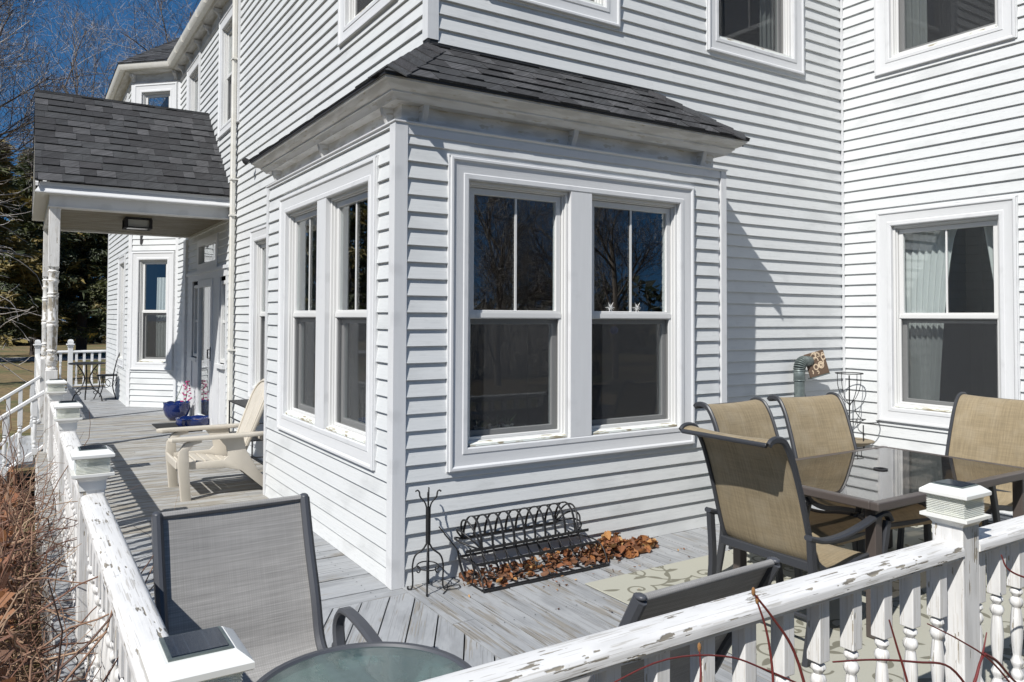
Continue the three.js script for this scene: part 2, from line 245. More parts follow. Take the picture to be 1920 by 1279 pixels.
function siding(b, u0, u1, y0, y1, holes, wallHoles, name = 'wall') {
  const wall = part(name, cells(u0, u1, y0, y1, wallHoles || holes).map(([a, c, p, q]) => on(b, B(a, p, -0.1, c, q, 0))), M.trim);
  const N = Math.ceil((y1 - y0) / E0 - 0.01);
  for (let i = 0; i < N; i++) {
    const ya = y0 + i * E0, yb = Math.min(y1, ya + E0);
    const raw = []; const us = [...new Set([u0, u1, ...holes.flatMap((h) => [h[0], h[1]])])].filter((v) => v >= u0 && v <= u1).sort((p, q) => p - q);
    for (let k = 0; k < us.length - 1; k++) {
      const m = (us[k] + us[k + 1]) / 2; let sp = [[ya, yb]];
      for (const h of holes) if (m > h[0] && m < h[1]) sp = sp.flatMap(([a, c]) => h[3] <= a || h[2] >= c ? [[a, c]] : [[a, Math.max(a, h[2])], [Math.min(c, h[3]), c]].filter(([p, q]) => q - p > 0.004));
      for (const [a, c] of sp) { const last = raw[raw.length - 1]; if (last && Math.abs(last[1] - us[k]) < 1e-6 && last[2] === a && last[3] === c) last[1] = us[k + 1]; else raw.push([us[k], us[k + 1], a, c]); }
    }
    for (const [a, c, p, q] of raw) {
      let s = a, jn = 0; const prd = rr(0.0172, 0.0202); while (c - s > 1e-4) {
        let e = c; if (c - s > 3.4) e = s + rr(1.5, 2.9);
        part('siding_board', boardGeo(b, s, e, p, q, (p - ya) / E0, (q - ya) / E0, rnd() * 5, prd + 0.0016 * (jn++ % 2)), pick(M.vinyl), wall); s = e;
      }
    }
  }
  return wall;
}
// picture-frame casing: profile (inset, proud) mitred round a rectangle
const CASE = [[0, 0.001], [0, 0.036], [0.004, 0.040], [0.018, 0.040], [0.024, 0.036], [0.030, 0.030], [0.062, 0.024], [0.098, 0.022], [0.104, 0.027], [0.132, 0.027], [0.14, 0.022], [0.14, -0.06]];
function frame(u0, u1, y0, y1, prof) {
  const c = [[u0, y0, 1, 1], [u1, y0, -1, 1], [u1, y1, -1, -1], [u0, y1, 1, -1]], pos = [], uv = []; let run = 0;
  for (let k = 0; k < 4; k++) {
    const a = c[k], d = c[(k + 1) % 4], len = Math.hypot(a[0] - d[0], a[1] - d[1]);
    for (let i = 0; i < prof.length - 1; i++) {
      const q = (e, j) => [e[0] + e[2] * prof[j][0], e[1] + e[3] * prof[j][0], prof[j][1]], v0 = prof[i][0] + prof[i][1], v1 = prof[i + 1][0] + Math.abs(prof[i + 1][1]);
      for (const [p, x, y] of [[q(a, i), run, v0], [q(d, i), run + len, v0], [q(d, i + 1), run + len, v1], [q(a, i), run, v0], [q(d, i + 1), run + len, v1], [q(a, i + 1), run, v1]]) { pos.push(...p); uv.push(x, y); }
    }
    run += len;
  }
  return toCreasedNormals(geoFrom(pos, null, uv), 0.35);
}
function sweepFrame(u0, u1, y0, y1, w, n0, n1) { const prof = [[0, n0], [0, n1 - 0.003], [0.003, n1], [w - 0.003, n1], [w, n1 - 0.003], [w, n0]]; return frame(u0, u1, y0, y1, prof); }
// double-hung window; outer casing rectangle and its openings
function makeWindow(b, u0, u1, y0, y1, opens, o = {}) {
  const { rail = (y0 + y1) / 2 - 0.01, label, muntin = true, screen = true } = o;
  const win = part('window', [
    on(b, frame(u0, u1, y0, y1, CASE)),
    ...opens.slice(1).map((op, k) => on(b, B(opens[k][1] + 0.002, y0 + 0.141, -0.06, op[0] - 0.002, y1 - 0.141, 0.0235))),
    on(b, B(u0 - 0.012, y0 - 0.012, 0.001, u1 + 0.012, y0 + 0.0, 0.016)), on(b, B(u0 - 0.012, y1, 0.001, u1 + 0.012, y1 + 0.012, 0.03)),
    on(b, B(u0 - 0.012, y0, 0.001, u0 - 0.001, y1, 0.026)), on(b, B(u1 + 0.001, y0, 0.001, u1 + 0.012, y1, 0.026)),
  ], M.trim);
  if (label) win.userData.label = label;
  for (const [a, c] of opens) {
    const p = y0 + 0.14, q = y1 - 0.14;
    part('window_jamb', [on(b, sweepFrame(a, c, p, q, 0.022, -0.14, -0.012)), on(b, sweepFrame(a + 0.022, c - 0.022, p + 0.02, q - 0.02, 0.012, -0.14, -0.03))], M.sash, win);
    part('window_sill', on(b, (() => { const g = extrude([[-0.14, 0.0], [0.012, -0.02], [0.012, -0.006], [-0.14, 0.024]], c - a - 0.046); return uvm(strip(at(g.rotateY(-Math.PI / 2), c - 0.023, p + 0.024, 0)), 'x', rnd()); })()), M.dirtySill, win);
    const ua = a + 0.036, ub = c - 0.036, m = (a + c) / 2;
    part('sash', [on(b, sweepFrame(ua, ub, rail, q - 0.034, 0.042, -0.085, -0.048)), on(b, B(ua + 0.002, rail - 0.008, -0.086, ub - 0.002, rail + 0.024, -0.04))], M.sash, win);
    part('pane', on(b, B(ua + 0.04, rail + 0.02, -0.069, ub - 0.04, q - 0.072, -0.065)), M.glass, win);
    if (muntin) part('muntin', on(b, B(m - 0.008, rail + 0.02, -0.0625, m + 0.008, q - 0.072, -0.056)), M.sash, win);
    part('sash', on(b, sweepFrame(ua, ub, p + 0.04, rail - 0.006, 0.046, -0.128, -0.094)), M.sash, win);
    part('pane', on(b, B(ua + 0.044, p + 0.085, -0.112, ub - 0.044, rail - 0.05, -0.108)), M.glass, win);
    if (screen) {
      part('screen_frame', on(b, sweepFrame(ua - 0.006, ub + 0.006, p + 0.032, rail + 0.006, 0.022, -0.07, -0.046)), M.sash, win);
      part('insect_screen', on(b, at(new THREE.PlaneGeometry(ub - ua - 0.034, rail - p - 0.07), m, (p + rail) / 2 + 0.019, -0.058)), M.screen, win);
    }
  }
  return win;
}
const hole = (u0, u1, y0, y1) => [u0 - 0.0, u1 + 0.0, y0, y1];
const inner = ([u0, u1, y0, y1]) => [u0 + 0.139, u1 - 0.139, y0 + 0.139, y1 - 0.139];
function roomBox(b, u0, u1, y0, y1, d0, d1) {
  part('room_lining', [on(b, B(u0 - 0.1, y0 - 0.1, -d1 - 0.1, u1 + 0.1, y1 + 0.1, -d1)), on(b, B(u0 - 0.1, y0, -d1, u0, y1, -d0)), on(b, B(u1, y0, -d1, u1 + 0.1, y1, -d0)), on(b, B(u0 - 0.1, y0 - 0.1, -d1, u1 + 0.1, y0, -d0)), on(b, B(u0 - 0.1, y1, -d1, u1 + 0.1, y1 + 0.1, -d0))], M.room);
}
function cornerBoard(x, z, sx, sz, y0, y1, w = 0.085, t = 0.022) {   // outside corner at (x, z); faces look along sx on x and sz on z
  part('corner_board', [B(x + sx * t, y0, z + sz * t, x, y1, z - sz * (w - t), 'y'), B(x, y0, z + sz * t, x - sx * (w - t), y1, z, 'y')], M.trim);
}

// walls
const wA = [0.36, 2.52, 0.67, 2.68], wL = [-2.44, -0.27, 0.67, 2.68], wW = [-0.035, 1.21, 0.67, 2.68], wW2 = [-0.035, 1.225, 4.02, 6.0];
const wA2r = [3.14, 4.455, 4.02, 6.0], wA2m = [0.86, 2.12, 4.005, 6.0], wL2a = [-2.17, -0.92, 4.04, 5.86], wL2b = [-7.16, -5.95, 4.18, 5.86], wL2c = [-9.72, -8.62, 4.18, 5.86], wL2low = [-5.2, -3.95, 0.67, 2.68];
const door = [-9.38, -6.47, 0, 2.345], transom = [-8.6, -7.12, 2.345, 2.84];
reseed(11);
siding('A', 0.063, 2.82, 0.0, YTOP, [wA], [inner(wA)]);
siding('L', -2.86, -0.063, 0.0, YTOP, [wL], [inner(wL)]);
siding('R', 0, 0.42, 0.0, YTOP, []); siding('E', -0.42, 0, 0.0, YTOP, []);
siding('A2', 0.42 + 0.063, 5.085, 0.0, 6.0, [wA2r, wA2m, [0.4, 2.879, -1, YTOP + 0.24]], [inner(wA2r), inner(wA2m), [0.4, 2.879, -1, YTOP + 0.24]]);
siding('L2', -10.47, -0.42 - 0.063, 0.0, 5.9, [wL2a, wL2b, wL2c, wL2low, door, transom, [-2.899, -0.4, -1, YTOP + 0.24]], [wL2a, wL2b, wL2c, wL2low].map(inner).concat([[-9.3, -6.55, 0.02, 2.28], [-8.5, -7.2, 2.3, 2.78], [-2.899, -0.4, -1, YTOP + 0.24]]));
siding('W', -0.405, 2.9, 0.0, 6.0, [wW, wW2], [inner(wW), inner(wW2)]);
const wD = [0.06, 0.93, 0.67, 2.8], wD2 = [0.06, 0.93, 4.3, 5.86], wF = [-12.9, -11.75, 0.67, 2.8], wF2 = [-12.9, -11.75, 4.3, 5.86];
siding('D', 0.04, 0.985, 0.0, 5.9, [wD, wD2], [inner(wD), inner(wD2)]);
siding('F', -15.3, -11.23, 0.0, 5.9, [wF, wF2], [inner(wF), inner(wF2)]);
// hidden outer walls and roof that close the house
part('wall', [B(0.9, 0, -16.2, 9, 6, -16), B(0.55, 6.05, -16.2, 12, 6.25, -0.42), B(5.2, 6.05, -0.42, 12, 6.25, 2.9), B(12, 0, -16.2, 12.2, 6.2, 2.9), B(5.11, 0, 2.8, 12.0, 6.05, 2.9), B(-0.29, 0, -15.5, 1, 5.9, -15.3)], M.trim);
cornerBoard(0, 0, -1, 1, 0.0, YTOP + 0.012); cornerBoard(2.88, 0, 1, 1, 0, YTOP + 0.012, 0.06); cornerBoard(0, -2.9, -1, -1, 0, YTOP + 0.012, 0.06);
cornerBoard(0.42, -0.42, -1, 1, 3.58, 6.0);
part('corner_board', [B(5.085, 0, -0.42, 5.072, 6, -0.392, 'y'), B(5.1, 0, -0.405, 5.06, 6, -0.42 + 0.001 + 0.02, 'y')], M.trim);
part('corner_board', [on('D', B(-0.02, 0, 0.001, 0.05, 5.9, 0.022, 'y')), on('F', B(-11.27, 0, 0.001, -11.19, 5.9, 0.0215, 'y'))], M.trim);
for (const g of [on('D', B(0.95, 0, 0.001, 1.02, 5.9, 0.02, 'y')), on('F', B(-15.32, 0, 0.001, -15.2, 5.9, 0.022, 'y')), on('L2', B(-9.72, 0, 0.001, -9.5, 2.93, 0.05, 'y'))]) part('corner_board', g, M.trim);

// windows
reseed(12);
makeWindow('A', ...wA, [[0.5, 1.32], [1.51, 2.34 + 0.04]], { rail: 1.655 });
makeWindow('L', ...wL, [[-2.3, -1.45], [-1.24, -0.41]], { rail: 1.655 });
makeWindow('W', ...wW, [[0.105, 1.07]], { rail: 1.665 });
makeWindow('W', ...wW2, [[0.105, 1.085]], { rail: 5.0 });
makeWindow('A2', ...wA2r, [[3.28, 4.315]], { rail: 5.0 });
makeWindow('A2', ...wA2m, [[1.0, 1.98]], { rail: 5.0 });
makeWindow('L2', ...wL2a, [[-2.03, -1.06]], { rail: 5.0 });
makeWindow('L2', ...wL2b, [[-7.02, -6.09]], { rail: 5.02 });
makeWindow('L2', ...wL2c, [[-9.58, -8.76]], { rail: 5.02 });
makeWindow('L2', ...wL2low, [[-5.06, -4.09]], { rail: 1.66 });
makeWindow('D', ...wD, [[0.2, 0.79]], { rail: 1.71, muntin: false });
makeWindow('D', ...wD2, [[0.2, 0.79]], { rail: 5.05, muntin: false });
makeWindow('F', ...wF, [[-12.76, -11.89]], { rail: 1.71, muntin: false });
makeWindow('F', ...wF2, [[-12.76, -11.89]], { rail: 5.05, muntin: false });
// rooms behind the glass
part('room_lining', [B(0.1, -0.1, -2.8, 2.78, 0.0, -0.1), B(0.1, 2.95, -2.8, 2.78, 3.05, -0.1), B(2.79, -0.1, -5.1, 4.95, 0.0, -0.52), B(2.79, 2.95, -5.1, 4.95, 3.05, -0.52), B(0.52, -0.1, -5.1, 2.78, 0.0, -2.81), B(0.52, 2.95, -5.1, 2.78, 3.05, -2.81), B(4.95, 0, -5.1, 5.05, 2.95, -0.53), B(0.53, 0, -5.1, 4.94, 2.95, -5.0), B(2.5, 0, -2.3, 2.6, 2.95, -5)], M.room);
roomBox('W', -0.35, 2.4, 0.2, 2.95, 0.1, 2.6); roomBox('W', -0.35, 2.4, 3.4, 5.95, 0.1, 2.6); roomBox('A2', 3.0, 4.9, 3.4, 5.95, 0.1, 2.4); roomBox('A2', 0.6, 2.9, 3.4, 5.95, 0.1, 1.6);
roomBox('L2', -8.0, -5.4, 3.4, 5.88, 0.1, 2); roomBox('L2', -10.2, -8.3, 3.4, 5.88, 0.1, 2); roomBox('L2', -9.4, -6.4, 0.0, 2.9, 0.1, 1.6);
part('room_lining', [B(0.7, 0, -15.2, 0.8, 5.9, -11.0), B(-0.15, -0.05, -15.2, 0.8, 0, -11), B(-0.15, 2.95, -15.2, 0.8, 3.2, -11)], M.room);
// curtains
function curtain(b, y0, y1, left, right, n = -0.2, folds = 5, amp = 0.022) {
  const nu = 40, ny = 16, pos = [], uv = [], idx = [];
  for (let j = 0; j <= ny; j++) for (let i = 0; i <= nu; i++) { const t = j / ny, s = i / nu, a = left(t), c = right(t); pos.push(lerp(a, c, s), lerp(y1, y0, t), n + amp * Math.sin(s * folds * 6.283 + 0.8 * Math.sin(t * 3)) * (0.6 + 0.4 * t)); uv.push(s, t); }
  for (let j = 0; j < ny; j++) for (let i = 0; i < nu; i++) { const a = j * (nu + 1) + i, d = a + nu + 1; idx.push(a, d, a + 1, a + 1, d, d + 1); }
  part('curtain', on(b, geoFrom(pos, idx, uv)), M.curtain);
}
curtain('W', 0.7, 2.5, () => 0.12, (t) => 0.62 - 0.20 * Math.pow(t, 0.6), -0.2, 7);
curtain('W', 1.2, 2.5, (t) => lerp(0.84, 1.04, clamp(t * 1.05)), () => 1.08, -0.2, 3);
curtain('W', 4.1, 5.9, () => 0.14, () => 0.36, -0.2, 3);
curtain('A2', 4.1, 5.9, () => 4.08, () => 4.28, -0.2, 3);
curtain('D', 0.9, 2.35, () => 0.42, () => 0.80, -0.2, 6, 0.014); curtain('L2', 4.3, 5.8, () => -6.9, () => -6.6, -0.2, 3);
// star ornaments standing on the meeting rail and a glass ball behind the screen
for (const u of [1.745, 2.005]) {
  const s = []; for (let k = 0; k < 12; k++) { const a = k * Math.PI / 6, r = k % 2 ? 0.028 : 0.044; s.push(limb([V(u, 1.725, -0.058), V(u + Math.cos(a) * r, 1.725 + Math.sin(a) * r, -0.054 + (k % 3 - 1) * 0.006)], [0.0042, 0.0012], 5)); }
  tag(mesh('star_ornament', s, M.sash), u < 1.9 ? 'small white spiky star ornament, left one on the right bay window rail' : 'small white spiky star ornament, right one on the right bay window rail', 'ornament', 'star ornaments on the bay window');
}

{
  const pots = ['small white pot inside the left bay window, left one of three', 'small white pot inside the left bay window, middle one of three', 'small white pot inside the left bay window, right one of three'];
  pots.forEach((lb, k) => { const t = thing('window_pot', lb, 'pot', [0.72 + k * 0.11, 0.825, -0.2], 0, 'white pots inside the bay window'); mesh('pot', lathe([[0.001, 0], [0.03, 0], [0.042, 0.075], [0.045, 0.08], [0.039, 0.08], [0.03, 0.01], [0.001, 0.01]], 16), M.plastic, t); const lv = []; for (let q = 0; q < 9; q++) { const a = q * 0.7 + k; lv.push(limb([V(0, 0.05, 0), V(Math.cos(a) * 0.03, 0.11, Math.sin(a) * 0.03), V(Math.cos(a) * 0.06, 0.13 + 0.03 * Math.sin(q * 2.1), Math.sin(a) * 0.06)], [0.005, 0.004, 0.001], 4)); } mesh('leaf', lv, std({ color: lin(0.05, 0.1, 0.04), roughness: 0.8 }), t); });
  part('inner_sill', [B(0.45, 0.78, -0.34, 2.42, 0.82, -0.145), B(0.145, 0.78, -2.35, 0.34, 0.82, -0.36)], M.sash);
  const bowl = thing('blue_bowl', 'blue bowl inside the right pane of the side bay window', 'bowl', [0.25, 0.82, -0.95]); mesh('bowl', lathe([[0.001, 0], [0.05, 0], [0.1, 0.05], [0.11, 0.085], [0.103, 0.085], [0.09, 0.05], [0.001, 0.012]], 20), std({ color: lin(0.03, 0.12, 0.35), roughness: 0.3 }), bowl);
  const hang = thing('glass_ornament', 'blue glass ball hanging inside the right front bay window', 'ornament', [1.86, 1.555, -0.15]); mesh('ball', new THREE.SphereGeometry(0.032, 14, 10), std({ color: lin(0.02, 0.06, 0.3), roughness: 0.15 }), hang); mesh('string', limb([V(0, 0.03, 0), V(0, 0.1, 0)], 0.0012, 4), M.iron, hang);
}
// mitred sweep along a plan path; profile (out, y)
function mitre(prof, path, crease = 0.4) {   // path: [x, z, ox, oz]
  const pos = [], uv = []; let run = 0;
  for (let k = 0; k < path.length - 1; k++) {
    const a = path[k], d = path[k + 1], len = Math.hypot(a[0] - d[0], a[1] - d[1]);
    for (let i = 0; i < prof.length - 1; i++) {
      const q = (e, j) => [e[0] + e[2] * prof[j][0], prof[j][1], e[1] + e[3] * prof[j][0]];
      const w = Math.hypot(prof[i][0] - prof[i + 1][0], prof[i][1] - prof[i + 1][1]), v0 = prof[i][0] + prof[i][1];
      for (const [p, x, y] of [[q(a, i), run, v0], [q(d, i), run + len, v0], [q(d, i + 1), run + len, v0 + w], [q(a, i), run, v0], [q(d, i + 1), run + len, v0 + w], [q(a, i + 1), run, v0 + w]]) { pos.push(...p); uv.push(x, y); }
    }
    run += len;
  }
  return toCreasedNormals(geoFrom(pos, null, uv), crease);
}
const bayPath = [[0.42, -2.9, 0, -1], [0, -2.9, -1, -1], [0, 0, -1, 1], [2.88, 0, 1, 1], [2.88, -0.42, 1, 0]];
const cornice = part('cornice', mitre([[-0.055, 2.982], [0.03, 2.982], [0.034, 2.99], [0.064, 3.018], [0.07, 3.02], [0.07, 3.032], [0.082, 3.036], [0.1, 3.044], [0.128, 3.072], [0.14, 3.076], [0.14, 3.0885]], bayPath), M.old);
part('frieze', mitre([[-0.052, 2.862], [-0.052, 2.984]], bayPath), M.old);
part('frieze_ledge', mitre([[0.0, 2.835], [0.012, 2.838], [0.024, 2.85], [0.03, 2.853], [0.03, 2.862], [-0.055, 2.872]], bayPath), M.trim);
part('frieze_band', mitre([[0.001, 2.785], [0.018, 2.785], [0.018, 2.834], [0.001, 2.834]], bayPath.slice(2, 4).map((p) => p)), M.trim);
for (const [b, u] of [['A', 0.19], ['A', 1.37], ['A', 2.66], ['L', -0.2], ['L', -1.44], ['L', -2.74]]) {
  const g = extrude([[0, 0], [0.03, 0.004], [0.042, 0.03], [0.062, 0.07], [0.072, 0.108], [0, 0.108]], 0.034, 0.003); g.rotateY(-Math.PI / 2); part('bracket', on(b, at(g, u + 0.017, 2.872, -0.05)), M.old, cornice);
}
// shingles: courses of tabs on a sloped plane; P(s, t) gives the point at s metres along and t metres up the slope
function shingles(parent, P, N, sRange, len, expo, seed, thick = 1) {
  reseed(seed); const rows = Math.ceil(len / expo);
  for (let r = 0; r < rows; r++) {
    const t0 = r * expo, t1 = Math.min(len, t0 + expo * 1.02); let [a, bnd] = sRange(t0 + expo / 2), [lo0, hi0] = sRange(t0), [lo1, hi1] = sRange(t1); let s = Math.min(lo0, lo1) - rr(0, 0.2);
    const end = Math.max(hi0, hi1);
    while (s < end) {
      const w = rr(0.13, 0.27), e = Math.min(s + w, end), th = (rnd() < 0.55 ? 0.009 : 0.017) * thick, c = (x, lo, hi) => clamp(x, lo, hi);
      const q = [c(s + 0.001, lo0, hi0), c(e - 0.001, lo0, hi0), c(e - 0.001, lo1, hi1), c(s + 0.001, lo1, hi1)];
      if (q[1] - q[0] > 0.004 || q[2] - q[3] > 0.004) {
        const top = [P(q[0], t0 - 0.004), P(q[1], t0 - 0.004), P(q[2], t1), P(q[3], t1)], n = N;
        const up = (v, h) => v.clone().addScaledVector(n, h), A = [up(top[0], th), up(top[1], th), up(top[2], 0.0035), up(top[3], 0.0035)];
        const pos = [], uv = [], quad = (i) => { for (const k of [0, 1, 2, 0, 2, 3]) { const p = i[k]; pos.push(p.x, p.y, p.z); uv.push(p.x + p.z * 1.3 + r * 0.13, p.y * 1.4 + p.z + s * 0.31); } };
        quad(A); quad([top[0], top[1], A[1], A[0]]); quad([top[1], top[2], A[2], A[1]]); quad([top[3], top[0], A[0], A[3]]);
        part('shingle', geoFrom(pos, null, uv), rnd() < 0.12 ? M.shingle[3] : M.shingle[Math.floor(rnd() * 3.2) + (rnd() < 0.2 ? 1 : 0)], parent);
      }
      s = e;
    }
  }
}
{
  const O = 0.152, Y0 = 3.105, Y1 = 3.545, rise = Y1 - Y0, run = O + 0.42, SL = Math.hypot(rise, run), cs = run / SL, sn = rise / SL;
  const ra = [V(-O, Y0, O), V(2.88 + O, Y0, O), V(2.46, Y1, -0.42), V(0.42, Y1, -0.42), V(-O, Y0, -2.9 - O), V(0.42, Y1, -2.48)], f = (a) => a.flatMap((i) => [ra[i].x, ra[i].y - 0.004, ra[i].z]);
  const endA = V(2.88 + O, Y0, -0.42), endL = V(0.42, Y0, -2.9 - O), pos = [...f([0, 1, 2, 0, 2, 3]), ...f([4, 0, 3, 4, 3, 5]), ...f([1]), endA.x, endA.y, endA.z, ...f([2]), ...f([4, 5]), endL.x, endL.y, endL.z];
  const roof = part('bay_roof', geoFrom(pos, null), M.shingle[2]);
  shingles(roof, (s, t) => V(s, Y0 + t * sn, O - t * cs), V(0, cs, sn), (t) => [-O + t * cs, 2.88 + O - t * cs], SL, 0.137, 21);
  shingles(roof, (s, t) => V(-O + t * cs, Y0 + t * sn, s), V(-sn, cs, 0), (t) => [-2.9 - O + t * cs, O - t * cs], SL, 0.137, 22);
  shingles(roof, (s, t) => V(2.88 + O - t * cs, Y0 + t * sn, s), V(sn, cs, 0), (t) => [-0.42, O - t * cs], SL, 0.137, 23);
  // hip caps
  for (const [x0, z0, dx, dz] of [[-O, O, 1, -1], [2.88 + O, O, -1, -1]]) for (let k = 0; k < 6; k++) {
    const t0 = k ? k / 6 - 0.01 : 0.05, t1 = Math.min(1, (k + 1.15) / 6), c = (t, w, h) => { const x = x0 + dx * run * t, z = z0 + dz * run * t, y = Y0 + rise * t + h; return V(x + dx * 0.7 * w, y - Math.abs(w) * 0.58, z - dz * 0.7 * w); };
    const pos2 = [], uv2 = [], W = 0.125, tri = (...p) => p.forEach((v) => { pos2.push(v.x, v.y, v.z); uv2.push(v.x * 2 + v.z, v.y * 2 + v.z); });
    const flip = dx < 0; const h0 = 0.028, h1 = 0.016, l0 = c(t0, -W, h0), m0 = c(t0, 0, h0), r0 = c(t0, W, h0), l1 = c(t1, -W, h1), m1 = c(t1, 0, h1), r1 = c(t1, W, h1), dn = (v) => v.clone().add(V(0, -0.011, 0));
    const Q = (a, b, c2, d) => { tri(a, b, c2); tri(a, c2, d); };
    Q(l0, m0, m1, l1); Q(m0, r0, r1, m1); Q(dn(l0), dn(m0), m0, l0); Q(dn(m0), dn(r0), r0, m0); Q(dn(l0), l0, l1, dn(l1)); Q(dn(r0), r0, r1, dn(r1));
    part('shingle', geoFrom(pos2, null, uv2), M.shingle[[1, 4, 0, 1, 2, 4][k]], roof);
  }
  part('drip_edge', mitre([[0.12, 3.0885], [0.151, 3.0885], [0.151, 3.104], [0.12, 3.104]], bayPath), M.flash);
  part('flashing', [B(0.4, Y1 - 0.03, -0.405, 2.5, Y1 + 0.035, -0.42 + 0.0005), B(0.405, Y1 - 0.03, -2.5, 0.4195, Y1 + 0.035, -0.4, 'z')], M.flash);
}
// downspout, gutters, main eave
{
  const pts = L3([[0.355, -0.05, -6.03], [0.355, 5.95, -6.03], [0.25, 6.06, -6.03], [0.22, 6.1, -6.03]]);
  const ds = part('downspout', [bar(pts.slice(0, 2), 0.075, 0.06, V(0, 0, 1), 0.012), bar(pts.slice(1), 0.075, 0.06, V(0, 0, 1), 0.012)], M.spout);
  for (const y of [1.2, 2.95, 3.42, 5.0]) part('strap', B(0.318, y, -6.085, 0.418, y + 0.02, -5.975), M.spout, ds);
  const gut = [[0.0, 0.0], [0.02, -0.005], [0.075, -0.005], [0.095, 0.03], [0.105, 0.075], [0.11, 0.095], [0.1, 0.095], [0.09, 0.09]], D = 0.414;
  // offset path of the eave: along the side wall, the slanted bay face and the bay front
  const o = 0.15, path = [[0.42, -0.25, -1, 0], [0.42, -10.49, -1, D], [-0.29, -11.2, -1, D], [-0.29, -15.3, -1, -0.4]];
  const P = (prof) => prof.map(([a, b]) => [a + o, b + 6.1]);
  const gm = part('gutter', mitre(P(gut), path), M.spout);
  for (let k = 0; k < 9; k++) part('gutter_strap', B(0.42 - o - 0.113, 6.098, -9.6 + k * 0.62, 0.42 - o + 0.0, 6.203, -9.588 + k * 0.62), M.spout, gm);
  const ev = part('cornice', mitre([[0.002, 5.88], [0.03, 5.885], [0.03, 5.9], [0.008, 5.91], [0.008, 6.06], [0.07, 6.06], [0.13, 6.07], [0.15, 6.1], [0.15, 6.19]], path), M.old);
  for (let k = 0; k < 8; k++) { const g = extrude([[0, 0], [0.03, 0], [0.05, 0.05], [0.1, 0.09], [0.11, 0.13], [0, 0.13]], 0.05, 0.003); g.rotateY(-Math.PI / 2); part('bracket', on('L2', at(g, -10.1 + k * 0.75, 5.92, 0.01)), M.old, ev); }
  for (const u of [0.06, 0.94]) { const g = extrude([[0, 0], [0.03, 0], [0.05, 0.05], [0.1, 0.09], [0.11, 0.13], [0, 0.13]], 0.05, 0.003); g.rotateY(-Math.PI / 2); part('bracket', on('D', at(g, u, 5.92, 0.01)), M.old, ev); }
  // tower roof
  const e = 0.27, c = V(1.15, 7.75, -12.9), r = [V(0.42 - e, 6.2, -10.49 + D * e), V(-0.29 - e, 6.2, -11.2 + D * e), V(-0.29 - e, 6.2, -15.5), V(1.4, 7.5, -10.4)];
  const tr = part('tower_roof', geoFrom([r[0], c, r[1], r[1], c, r[2], r[0], r[3], c].flatMap((v) => [v.x, v.y, v.z]), null), M.shingle[4]);
  const up = c.clone().sub(r[1]), e1 = r[0].clone().sub(r[1]), n = e1.clone().cross(up).normalize(); if (n.y < 0) n.negate();
  const along = e1.clone().normalize(), slope = n.clone().cross(along).normalize(); if (slope.y < 0) slope.negate();
  const w = e1.length(), cs2 = c.clone().sub(r[1]), ca = cs2.dot(along), cl = cs2.dot(slope);
  shingles(tr, (s, t) => r[1].clone().addScaledVector(along, s).addScaledVector(slope, t), n, (t) => [ca * t / cl, lerp(w, ca, t / cl)], cl * 0.94, 0.15, 31);
}
